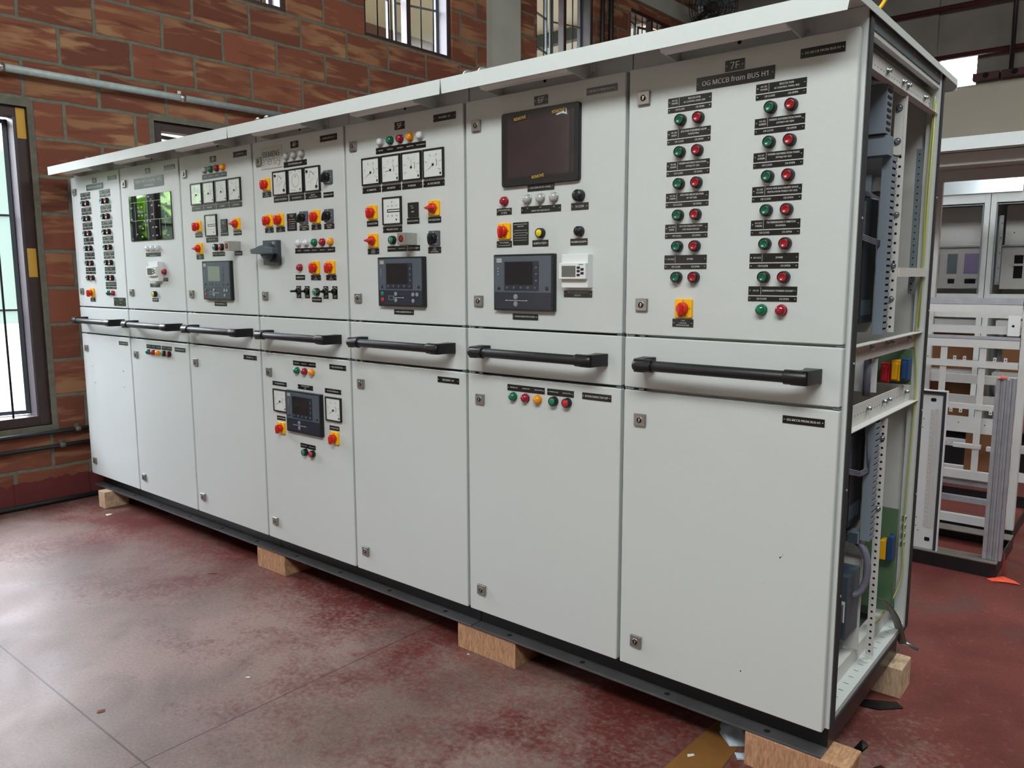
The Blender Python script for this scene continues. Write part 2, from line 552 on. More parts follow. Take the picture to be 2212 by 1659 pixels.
class MB:
    def __init__(s):
        s.v, s.f, s.m, s.sm, s.mats = [], [], [], [], []

    def mi(s, m):
        if m not in s.mats:
            s.mats.append(m)
        return s.mats.index(m)

    def add(s, vs, fs, m, smooth=False):
        o = len(s.v)
        s.v += [tuple(v) for v in vs]
        k = s.mi(m)
        for f in fs:
            s.f.append(tuple(i + o for i in f))
            s.m.append(k)
            s.sm.append(smooth)
        return s

    def box(s, x0, x1, y0, y1, z0, z1, m, rot=None, at=(0, 0, 0)):
        vs = [(x, y, z) for z in (z0, z1) for y in (y0, y1) for x in (x0, x1)]
        if rot is not None:
            R = rot if isinstance(rot, Matrix) else Matrix.Rotation(rot[1], 3, rot[0])
            vs = [tuple(R @ Vector(v) + Vector(at)) for v in vs]
        elif at != (0, 0, 0):
            vs = [(a + at[0], b + at[1], c + at[2]) for a, b, c in vs]
        return s.add(vs, [(0, 2, 3, 1), (4, 5, 7, 6), (0, 1, 5, 4), (2, 6, 7, 3), (0, 4, 6, 2), (1, 3, 7, 5)], m)

    def rbox(s, cx, cz, w, h, y0, y1, r, m, seg=4, ch=0.0):
        """rounded rectangle in x-z, from y0 (front) to y1 (back); ch chamfers the front edge"""
        def ring(w_, h_, r_, y):
            out = []
            for sx, sz, a0 in ((1, 1, 0), (-1, 1, 90), (-1, -1, 180), (1, -1, 270)):
                for i in range(seg + 1):
                    a = math.radians(a0 + 90 * i / seg)
                    out.append((cx + sx * (w_ / 2 - r_) + r_ * math.cos(a), y, cz + sz * (h_ / 2 - r_) + r_ * math.sin(a)))
            return out
        n = 4 * (seg + 1)
        rings = [ring(w, h, r, y1), ring(w, h, r, y0 + ch)]
        if ch:
            rings.append(ring(w - 2 * ch, h - 2 * ch, max(r - ch, 0.0002), y0))
        vs = [p for q in rings for p in q]
        fs = [tuple(range(n))]
        for k in range(len(rings) - 1):
            for i in range(n):
                j = (i + 1) % n
                fs.append((k * n + i, k * n + j, (k + 1) * n + j, (k + 1) * n + i)[::-1])
        fs.append(tuple(range((len(rings) - 1) * n, len(rings) * n))[::-1])
        return s.add(vs, fs, m)

    def lathe(s, prof, m, c=(0, 0, 0), axis='Y', n=20, smooth=True):
        """prof: list of (radius, distance along axis); axis Y runs towards -y (out of the panel)"""
        vs, fs = [], []
        for r, d in prof:
            for i in range(n):
                a = 2 * PI * i / n
                if axis == 'Y':
                    vs.append((c[0] + r * math.cos(a), c[1] - d, c[2] + r * math.sin(a)))
                elif axis == 'Z':
                    vs.append((c[0] + r * math.cos(a), c[1] + r * math.sin(a), c[2] + d))
                else:
                    vs.append((c[0] + d, c[1] + r * math.cos(a), c[2] + r * math.sin(a)))
        for k in range(len(prof) - 1):
            for i in range(n):
                j = (i + 1) % n
                fs.append((k * n + i, k * n + j, (k + 1) * n + j, (k + 1) * n + i))
        L = (len(prof) - 1) * n
        s.add(vs, fs, m, smooth)
        o = len(s.v) - len(vs)
        k = s.mi(m)
        for f in (tuple(range(n))[::-1], tuple(range(L, L + n))):
            s.f.append(tuple(i + o for i in f))
            s.m.append(k)
            s.sm.append(False)
        return s

    def disc(s, x, y, z, r, m, n=12, axis='Y'):
        if axis == 'Y':
            vs = [(x + r * math.cos(2 * PI * i / n), y, z + r * math.sin(2 * PI * i / n)) for i in range(n)]
        elif axis == 'X':
            vs = [(x, y + r * math.cos(2 * PI * i / n), z + r * math.sin(2 * PI * i / n)) for i in range(n)]
        else:
            vs = [(x + r * math.cos(2 * PI * i / n), y + r * math.sin(2 * PI * i / n), z) for i in range(n)]
        return s.add(vs, [tuple(range(n))], m)

    def tube(s, pts, r, m, n=10, smooth=True, ry=None, curve=False):
        pts = [Vector(p) for p in pts]
        if curve:
            q = [pts[0]] + pts + [pts[-1]]
            out = []
            for i in range(1, len(q) - 2):
                for k in range(6):
                    t = k / 6
                    out.append(0.5 * ((2 * q[i]) + (q[i + 1] - q[i - 1]) * t + (2 * q[i - 1] - 5 * q[i] + 4 * q[i + 1] - q[i + 2]) * t * t + (3 * q[i] - 3 * q[i + 1] + q[i + 2] - q[i - 1]) * t ** 3))
            pts = out + [pts[-1]]
        vs, fs = [], []
        pr = None
        for i, p in enumerate(pts):
            d = (pts[min(i + 1, len(pts) - 1)] - pts[max(i - 1, 0)]).normalized()
            a = pr if pr is not None else (Vector((0, 0, 1)) if abs(d.z) < 0.9 else Vector((1, 0, 0)))
            u = (a - d * a.dot(d)).normalized()
            w = d.cross(u)
            pr = u
            for k in range(n):
                t = 2 * PI * k / n
                vs.append(tuple(p + u * (r * math.cos(t)) + w * ((ry or r) * math.sin(t))))
        for i in range(len(pts) - 1):
            for k in range(n):
                j = (k + 1) % n
                fs.append((i * n + k, i * n + j, (i + 1) * n + j, (i + 1) * n + k))
        s.add(vs, fs, m, smooth)
        o = len(s.v) - len(vs)
        q = s.mi(m)
        L = (len(pts) - 1) * n
        for f in (tuple(range(n))[::-1], tuple(range(L, L + n))):
            s.f.append(tuple(i + o for i in f))
            s.m.append(q)
            s.sm.append(False)
        return s

    def prism(s, poly, a0, a1, m, axis='X'):
        """poly is a list of 2-D points; extruded along axis from a0 to a1"""
        n = len(poly)

        def P(p, a):
            return {'X': (a, p[0], p[1]), 'Y': (p[0], a, p[1]), 'Z': (p[0], p[1], a)}[axis]
        vs = [P(p, a0) for p in poly] + [P(p, a1) for p in poly]
        fs = [tuple(range(n))[::-1], tuple(range(n, 2 * n))] + [(i, (i + 1) % n, n + (i + 1) % n, n + i) for i in range(n)]
        return s.add(vs, fs, m)

    def text(s, t, x, z, w, h, m, y=-0.0001):
        """text fitted into w by h at (x, z) facing -y"""
        vs, fs, tw, th = text_geo(t, 1)
        if not vs:
            return s
        k = min(w / tw, h / th)
        h_ = len(vs) // 2      # the second laying of the outline sits a hair in front of the first
        return s.add([(x + a * k, y - (0.00012 if i >= h_ else 0.0), z + b * k) for i, (a, b) in enumerate(vs)], fs, m)

    def build(s, name, parent=None, loc=(0, 0, 0), bevel=0.0, rot=None, seg=2):
        me = bpy.data.meshes.new(name)
        me.from_pydata(s.v, [], s.f)
        for m in s.mats:
            me.materials.append(M[m])
        me.polygons.foreach_set('material_index', s.m)
        me.polygons.foreach_set('use_smooth', s.sm)
        me.update()
        o = bpy.data.objects.new(name, me)
        COL.objects.link(o)
        if parent:
            o.parent = parent
        o.location = loc
        if rot:
            o.rotation_euler = rot
        if bevel:
            b = o.modifiers.new('bevel', 'BEVEL')
            b.width = bevel
            b.segments = seg
            b.limit_method = 'ANGLE'
        return o


def tag(o, label=None, cat=None, group=None, kind=None):
    if label:
        o['label'] = label
    if cat:
        o['category'] = cat
    if group:
        o['group'] = group
    if kind:
        o['kind'] = kind
    return o


def thing(name, label, cat, loc, rz=0.0, group=None):
    e = bpy.data.objects.new(name, None)
    e.empty_display_size = 0.05
    COL.objects.link(e)
    e.location = loc
    e.rotation_euler = (0, 0, rz)
    return tag(e, label, cat, group)


def inst(name, mesh_obj_cache, key, maker, parent, loc, rot=None, label=None):
    """one more object that shares the mesh made by maker the first time"""
    if key not in mesh_obj_cache:
        o = maker().build(name)
        mesh_obj_cache[key] = o.data
    else:
        o = bpy.data.objects.new(name, mesh_obj_cache[key])
        COL.objects.link(o)
    o.parent = parent
    o.location = loc
    if rot:
        o.rotation_euler = rot
    if label:
        o['label'] = label
    return o


CACHE = {}

# ------------------------------------------------------------------ room shell
TH = math.radians(1.5)
WALL_O = (-3.77, 0.0, 0.0)
# wall-local frame: x = along the wall (into the hall), y = away from the room's inside (-y is outside), z up (world z)


def wall_local(o):
    """object whose local x runs along the left wall and local y points out of the hall"""
    o.location = WALL_O
    o.rotation_euler = (0, 0, PI / 2 - TH)
    return o


def wpt(s, off, z):
    """world point: s along the left wall, off into the hall, z above the floor"""
    d = Vector((math.sin(TH), math.cos(TH), 0))
    n = Vector((math.cos(TH), -math.sin(TH), 0))
    p = Vector(WALL_O) + d * s + n * off
    return (p.x, p.y, z)


# openings (s0, s1, z0, z1) in world z
OPEN = [(-1.05, -0.14, 0.29 + Z0, 2.07 + Z0), (0.565, 1.9, 0.29 + Z0, 2.1 + Z0),
        (0.62, 1.555, 2.965 + Z0, 4.05 + Z0), (2.235, 3.17, 2.965 + Z0, 4.05 + Z0), (4.30, 5.24, 2.965 + Z0, 4.05 + Z0),
        (5.93, 6.87, 2.965 + Z0, 4.05 + Z0), (-1.0, -0.06, 2.965 + Z0, 4.05 + Z0),
        (-4.0, -3.1, 0.29 + Z0, 2.07 + Z0)]


def wall_with_holes(s0, s1, h, holes, thick, m):
    ss = sorted({s0, s1} | {v for q in holes for v in q[:2]})
    zs = sorted({0.0, h} | {v for q in holes for v in q[2:]})
    b = MB()

    def hole(a, c):
        return any(q[0] <= a < q[1] and q[2] <= c < q[3] for q in holes)
    # merge cells per column to keep few boxes
    for i in range(len(ss) - 1):
        k = 0
        while k < len(zs) - 1:
            if hole(ss[i], zs[k]):
                k += 1
                continue
            e = k
            while e + 1 < len(zs) - 1 and not hole(ss[i], zs[e + 1]):
                e += 1
            b.box(ss[i], ss[i + 1], 0, thick, zs[k], zs[e + 1], m)
            k = e + 1
    return b


# local y positive must point out of the hall: rotation by 90deg-TH sends +x to wall direction and +y to -x (outside)
wl_ = wall_with_holes(-5.6, 8.2, 5.25, OPEN, 0.2, 'brick').build('wall_left')
tag(wall_local(wl_), kind='structure')

fl = MB()
fl.box(-6.0, 9.0, -6.5, 8.4, -0.12, 0.0, 'floor')
tag(fl.build('floor'), kind='structure')
cl = MB()
cl.box(-4.3, 9.0, -6.5, 8.4, 5.25, 5.4, 'ceil')
cl.box(-3.8, 9.0, 5.2, 5.6, 4.75, 5.25, 'ceil')
tag(cl.build('ceiling'), kind='structure')
wb = MB()
wb.box(-4.2, -0.99, 8.0, 8.2, 0, 5.25, 'beige')
wb.box(-0.99, -0.6, 8.0, 8.2, 0, 3.16 + Z0, 'beige')
wb.box(-0.99, -0.6, 8.0, 8.2, 3.50 + Z0, 5.25, 'dconc')
wb.box(-0.6, 9.0, 8.0, 8.2, 0, 3.17 + Z0, 'beige')
wb.box(-0.6, 9.0, 8.0, 8.2, 3.17 + Z0, 5.25, 'dconc')
wb.box(-4.2, -0.99, 7.96, 8.0, 3.17 + Z0, 5.25, 'dconc')
tag(wb.build('wall_back'), kind='structure')
wf_ = MB()
wf_.box(-6, 9, -6.5, -6.3, 0, 5.25, 'plaster')
tag(wf_.build('wall_front'), kind='structure')
wr_ = MB()
wr_.box(9.0, 9.2, -6.5, 8.4, 0, 5.25, 'plaster')
tag(wr_.build('wall_right'), kind='structure')

# pale concrete columns and lintel band standing proud of the left wall
for i, (s0, s1) in enumerate(((3.60, 3.985), (7.42, 7.8))):
    b = MB()
    b.box(s0, s1, -0.07, 0.0, 0, 5.2, 'concrete')
    tag(wall_local(b.build('trim_%d' % (i + 1))), kind='structure')
b = MB()
b.box(4.0, 7.42, -0.05, 0.0, 4.13 + Z0, 4.32 + Z0, 'concrete')
tag(wall_local(b.build('trim_3')), kind='structure')
# cement surround of the two lower windows
for i, (s0, s1, z0, z1) in enumerate(OPEN[:2]):
    b = MB()
    t = 0.032
    b.box(s0 - t, s1 + t, -0.004, 0.02, z1, z1 + 0.04, 'mortar')
    b.box(s0 - t, s0, -0.004, 0.02, z0, z1, 'mortar')
    b.box(s1, s1 + t, -0.004, 0.02, z0, z1, 'mortar')
    b.box(s0 - t, s1 + t, -0.004, 0.02, z0 - 0.05, z0, 'mortar')
    tag(wall_local(b.build('trim_%d' % (i + 4))), kind='structure')


def window(n, s0, s1, z0, z1, lower=False):
    e = bpy.data.objects.new('window_%d' % n, None)
    COL.objects.link(e)
    wall_local(e)
    tag(e, kind='structure')
    fwd = 0.055 if lower else 0.03
    b = MB()
    for a in ((s0, s0 + fwd, z0, z1), (s1 - fwd, s1, z0, z1), (s0 + fwd, s1 - fwd, z0, z0 + fwd), (s0 + fwd, s1 - fwd, z1 - fwd, z1)):
        b.box(a[0], a[1], 0.02, 0.10, a[2], a[3], 'brown')
    sm = (s0 + s1) / 2
    b.box(sm - 0.022, sm + 0.022, 0.02, 0.09, z0 + fwd, z1 - fwd, 'brown')
    b.build('window_frame', e, bevel=0.002)
    rv = MB()
    rv.box(s1 - fwd - 0.012, s1 - fwd, 0.022, 0.19, z0 + fwd, z1 - fwd, 'lilac')
    rv.box(s0 + fwd, s1 - fwd - 0.012, 0.10, 0.19, z0 + fwd - 0.01, z0 + fwd, 'lilac')
    rv.build('window_sill', e)
    if lower:
        k = 2
    else:
        k = 2
    for half in (0, 1):
        a = s0 + fwd if half == 0 else sm + 0.022
        w = (s1 - s0) / 2 - fwd - 0.022
        for i in range(k):
            bb = MB()
            x = a + w * (i + 1) / (k + 1)
            bb.tube([(x, 0.05, z0 + fwd - 0.005), (x, 0.05, z1 - fwd + 0.005)], 0.006, 'bar', 6)
            bb.build('window_bar', e)
    # glazed sashes hung outside the bars, standing ajar
    for half, ang in ((0, math.radians(-14)), (1, math.radians(16))):
        w = (s1 - s0) / 2 - fwd - 0.03
        h = z1 - z0 - 2 * fwd - 0.01
        sa = MB()
        t = 0.022
        sg = 1 if half == 0 else -1
        for a in ((0, t, 0, h), (w - t, w, 0, h), (t, w - t, 0, t), (t, w - t, h - t, h), (t, w - t, h * .36, h * .36 + .012), (t, w - t, h * .68, h * .68 + .012)):
            x0, x1 = sorted((sg * a[0], sg * a[1]))
            sa.box(x0, x1, 0, 0.02, a[2], a[3], 'sash')
        hinge = s0 + fwd + 0.01 if half == 0 else s1 - fwd - 0.015
        so = sa.build('window_sash', e, (hinge, 0.12, z0 + fwd + 0.005), rot=(0, 0, -ang if half == 0 else -ang))
        g = MB()
        x0, x1 = sorted((sg * t, sg * (w - t)))
        g.box(x0, x1, 0.008, 0.012, t, h - t, 'glass' if lower else 'clear')
        g.build('window_pane', so)
    return e


for i, q in enumerate(OPEN):
    window(i + 1, *q, lower=(i in (0, 1, 7)))

# masking tape left on the lower window frame
for k, (z0, z1, lb) in enumerate(((1.90, 2.065, 'upper strip of ochre masking tape on the brown window frame'), (1.14, 1.30, 'lower strip of ochre masking tape on the brown window frame'))):
    b = MB()
    b.box(-0.19, -0.145, 0.0185, 0.0195, z0 + Z0, z1 + Z0, 'tape_y')
    o = wall_local(b.build('masking_tape'))
    tag(o, lb, 'tape', 'tape on the window frame')

# pipes on the left wall


def wall_pipe(name, label, cat, pts, r, m, clamps=(), group=None):
    t = thing(name, label, cat, wpt(pts[0][0], pts[0][1], 0), 0, group)
    L = Vector(t.location)
    b = MB()
    b.tube([Vector(wpt(*p)) - L for p in pts], r, m, 12)
    b.build('pipe_run', t)
    for s, off, z in clamps:
        c = MB()
        p = Vector(wpt(s, off, z)) - L
        q = Vector(wpt(s + 0.03, off, z)) - L
        c.tube([p, q], r * 1.18, 'steel' if m == 'pipe' else 'mortar', 12)
        w0 = Vector(wpt(s + 0.015, 0.0, z + r)) - L
        c.box(-0.01, 0.012, -0.012, 0.012, -r * 1.6, r * 1.3, 'steel' if m == 'pipe' else 'mortar', at=tuple(w0))
        c.build('pipe_clamp', t)
    return t


wall_pipe('conduit_pipe', 'pale grey painted steel conduit running along the brick wall below the high windows', 'pipe',
          [(-0.45, 0.045, 2.252 + Z0), (1.45, 0.045, 2.252 + Z0)], 0.021, 'pipe', [(-0.28, 0.045, 2.252 + Z0), (0.72, 0.045, 2.252 + Z0)])
wall_pipe('black_conduit', 'upper of the two black conduits along the brick wall under the left window', 'pipe',
          [(-1.6, 0.03, 0.247 + Z0), (0.8, 0.03, 0.252 + Z0)], 0.0125, 'bpipe', [(-0.03, 0.03, 0.25 + Z0)], 'black conduits under the window')
wall_pipe('black_conduit', 'lower of the two black conduits along the brick wall under the left window', 'pipe',
          [(-1.6, 0.03, 0.163 + Z0), (0.8, 0.03, 0.167 + Z0)], 0.0125, 'bpipe', [(-0.12, 0.03, 0.166 + Z0)], 'black conduits under the window')
wall_pipe('floor_conduit', 'black conduit lying on the floor at the foot of the brick wall', 'pipe',
          [(-1.6, 0.06, 0.016), (1.0, 0.03, 0.016)], 0.015, 'bpipe')
wall_pipe('riser_conduit', 'left of the two dark vertical conduits on the brick wall between the high windows', 'pipe',
          [(5.345, 0.03, 2.6), (5.345, 0.03, 5.2)], 0.022, 'fanblack', [], 'vertical conduits')
wall_pipe('riser_conduit', 'right of the two dark vertical conduits on the brick wall between the high windows', 'pipe',
          [(5.50, 0.03, 2.6), (5.50, 0.03, 5.2)], 0.026, 'fanblack', [], 'vertical conduits')

# steel lines on the back wall
for z, lb in ((3.97, 'dark oxide red pipe high on the grey back wall, upper of the two'), (3.46, 'dark oxide red pipe on the grey back wall, just above the small bright opening')):
    b = MB()
    b.tube([(-3.6, 7.9, z + Z0), (8.8, 7.9, z + Z0)], 0.028, 'rust', 8)
    tag(b.build('wall_pipe'), lb, 'pipe', 'red pipes on the back wall')
b = MB()
b.tube([(-0.24, 7.7, 3.2 + Z0), (-0.24, 7.7, 5.25)], 0.022, 'fanblack', 8)
tag(b.build('ceiling_rod'), 'dark vertical hanging rod in front of the grey back wall', 'rod')
b = MB()
for i in range(5):
    x = -0.61 + 0.26 * i
    b.box(x, x + 0.24, 7.99 - 0.12, 7.99, 3.175 + Z0, 3.245 + Z0, 'rust')
    b.disc(x + 0.12, 7.868, 3.215 + Z0, 0.03, 'hole')
tag(b.build('hollow_block_row'), 'row of dull red hollow blocks along the top ledge of the beige wall', 'blocks', kind='stuff')

# outside: neighbour building, ground and foliage seen through the openings
b = MB()
b.box(-40, -4.6, -30, 40, -0.9, -0.8, 'grass')
tag(b.build('garden_ground'), kind='structure')
nb = thing('neighbour_building', 'pinkish rendered building seen through the high barred windows', 'building', (-8.2, 12.0, -0.8))
b = MB()
b.box(-1.5, 0, -8.5, 14, 0, 7.6, 'pinkwall')
b.build('wall', nb)
b = MB()
b.box(-2.0, 0.5, -8.8, 14.3, 7.6, 7.8, 'module')
b.build('roof_edge', nb)
pr = thing('porch_roof', 'white sheeted lean-to roof outside the high barred windows', 'roof', (-6.3, 8.0, 5.0))
b = MB()
b.box(-1.9, 2.0, -6.4, 6, 0, 0.05, 'module')
b.build('roof_sheet', pr)
for y in (-6.2, -3.0, 0.2, 3.4):
    b = MB()
    b.box(-1.9, 2.0, y, y + 0.12, -0.18, -0.002, 'bigknob')
    b.build('roof_beam', pr)
for y in (-6.0, 2.0, 6.0):
    b = MB()
    b.box(0, 0.06, y, y + 1.2, 4.6, 4.72, 'bluepaint')
    b.build('blue_beam', nb)


def foliage(name, label, cx, cy, cz, rx, ry, rz, n, seed, size):
    t = thing(name, label, 'tree', (cx, cy, -0.8))
    tr = MB()
    tr.tube([(0, 0, 0), (0.05, 0.03, (cz + 0.8) * 0.5), (0.0, 0.0, cz + 0.8)], 0.08, 'leaf_b', 8)
    tr.build('trunk', t)
    rnd = random.Random(seed)
    b = MB()
    vs, fs = [], []
    for i in range(n):
        while True:
            p = Vector((rnd.uniform(-1, 1), rnd.uniform(-1, 1), rnd.uniform(-1, 1)))
            if p.length < 1:
                break
        p = Vector((p.x * rx, p.y * ry, p.z * rz + cz + 0.8))
        a = rnd.uniform(0, 2 * PI)
        d = Vector((math.cos(a), math.sin(a), rnd.uniform(-0.7, 0.4))).normalized()
        w = d.cross(Vector((0, 0, 1))).normalized()
        L = size * rnd.uniform(0.6, 1.3)
        k = len(vs)
        vs += [tuple(p), tuple(p + d * L * .5 + w * L * .2), tuple(p + d * L + Vector((0, 0, -L * .2))), tuple(p + d * L * .5 - w * L * .2)]
        fs.append((k, k + 1, k + 2, k + 3))
    b.add(vs, fs, 'leaf')
    b.build('crown', t)


foliage('garden_tree', 'leafy green tree right outside the left barred window', -6.6, -2.2, 0.9, 0.9, 1.5, 1.35, 3800, 3, 0.36)
foliage('garden_tree', 'leafy tree outside the window at the near end of the brick wall', -6.4, -4.95, 0.3, 0.9, 0.85, 1.0, 1500, 5, 0.34)

# ------------------------------------------------------------------ panel components (origin on the door face, -y towards the viewer)


def m_plate(w, h, lines, screws=True, div=None):
    def f():
        b = MB()
        b.box(-w / 2, w / 2, -0.0016, 0.0, -h / 2, h / 2, 'plate')
        if screws:
            sx = w / 2 - 0.0045
            for q in (-sx, sx):
                b.lathe([(0.0016, 0), (0.0016, 0.0008), (0.0009, 0.0013)], 'screw', (q, -0.0016, 0), n=8)
        for (t, x, z, tw, th) in lines:
            b.text(t, x, z, tw, th, 'white', y=-0.0018)
        if div is not None:
            b.box(div - 0.0003, div + 0.0003, -0.0018, -0.0016, -h / 2 + 0.001, h / 2 - 0.001, 'white')
        return b
    return f


def plate(p, x, z, w, h, lines, **k):
    """lines: a list of strings stacked and centred, or full tuples"""
    if lines and isinstance(lines[0], str):
        n = len(lines)
        lh = min(h / n * 0.62, 0.0075 if n == 1 else h / n * 0.62)
        lh = min(lh, h * 0.46)
        L = [(t, 0, h * 0.84 / 2 * (1 - (2 * i + 1) / n) if n > 1 else 0, w * 0.80, lh * 0.8) for i, t in enumerate(lines)]
    else:
        L = lines
    key = ('plate', w, h, str(L), str(k))
    return inst('name_plate', CACHE, key, m_plate(w, h, L, **k), p, (x, 0, z))


def m_lamp(c):
    def f():
        b = MB()
        b.lathe([(0.0148, 0), (0.0148, 0.003), (0.0138, 0.004)], 'steel' if c == 'clear_l' else c, n=24)
        b.lathe([(0.0136, 0.0035), (0.0134, 0.010), (0.0118, 0.0145), (0.0085, 0.0175), (0.004, 0.019), (0.0008, 0.0193)], c, n=24)
        return b
    return f


def lamp(p, x, z, c):
    return inst('indicator_lamp', CACHE, ('lamp', c), m_lamp(c + '_l'), p, (x, 0, z), label={'green': 'green indicator lamp', 'red': 'red indicator lamp', 'amber': 'amber indicator lamp', 'white': 'white indicator lamp', 'clear': 'clear indicator lamp'}[c])


def m_button(c):
    def f():
        b = MB()
        b.lathe([(0.0150, 0), (0.0150, 0.002), (0.0142, 0.014), (0.0134, 0.016), (0.0112, 0.016), (0.0112, 0.010), (0.0001, 0.010)], 'black', n=24)
        if c.startswith('d'):   # illuminated cap with a dished centre
            b.lathe([(0.0108, 0.009), (0.0108, 0.0150), (0.0098, 0.0162), (0.0072, 0.0154), (0.0050, 0.0138), (0.0001, 0.0134)], c, n=24)
        else:
            b.lathe([(0.0108, 0.009), (0.0108, 0.0152), (0.0100, 0.0162), (0.0001, 0.0164)], c, n=24)
        return b
    return f


def button(p, x, z, c):
    nm = {'green_b': 'green', 'red_b': 'red', 'dgreen_b': 'dark green', 'dred_b': 'dark red', 'yellow_b': 'yellow', 'black': 'black'}[c]
    return inst('push_button', CACHE, ('button', c), m_button(c), p, (x, 0, z), label=nm + ' push button in black ring')


def m_selector(kind, ang):
    base, knob, mark = ('yellow', 'redk', 'black') if kind == 'red' else ('greyk', 'black', 'white')

    def f():
        b = MB()
        b.rbox(0, 0, 0.050, 0.050, -0.008, 0, 0.004, base, ch=0.0015)
        for a in (90, 0, 180):
            r = math.radians(a)
            b.box(-0.001, 0.001, -0.0084, -0.008, -0.002, 0.002, mark, at=(0.0195 * math.cos(r), 0, 0.0195 * math.sin(r)))
        b.box(-0.004, 0.014, -0.0084, -0.008, -0.0205, -0.0195, mark)
        b.lathe([(0.0165, 0.0075), (0.0165, 0.014), (0.0150, 0.020), (0.013, 0.022)], knob, n=24)
        R = Matrix.Rotation(math.radians(ang), 3, 'Y')
        # tapering grip: a long lever whose pointer end is wider
        vs = []
        out = []
        for i in range(20):
            a_ = 2 * PI * i / 20
            z_ = 0.016 * math.sin(a_) if math.sin(a_) > 0 else 0.0225 * math.sin(a_)
            w_ = 0.0080 if math.sin(a_) > -0.2 else 0.0080 * (1 - 0.45 * (-math.sin(a_) - 0.2))
            out.append((w_ * math.cos(a_), z_))
        for y, sx_, sz_ in ((-0.018, 1.0, 1.0), (-0.028, 0.92, 0.97), (-0.0325, 0.72, 0.90), (-0.0345, 0.40, 0.74)):
            for x, z in out:
                vs.append(tuple(R @ Vector((x * sx_, y, z * sz_))))
        n = 20
        fs = [((i + 1) % n + q_ * n, i + q_ * n, (q_ + 1) * n + i, (q_ + 1) * n + (i + 1) % n) for q_ in range(3) for i in range(n)]
        b.add(vs, fs, knob, True)
        b.add(vs[-n:], [tuple(range(n))[::-1]], knob)
        return b
    return f


def selector(p, x, z, kind='red', ang=0):
    return inst('selector_switch', CACHE, ('sel', kind, ang), m_selector(kind, ang), p, (x, 0, z), label='red knob selector switch on yellow plate' if kind == 'red' else 'black knob selector switch on grey plate')


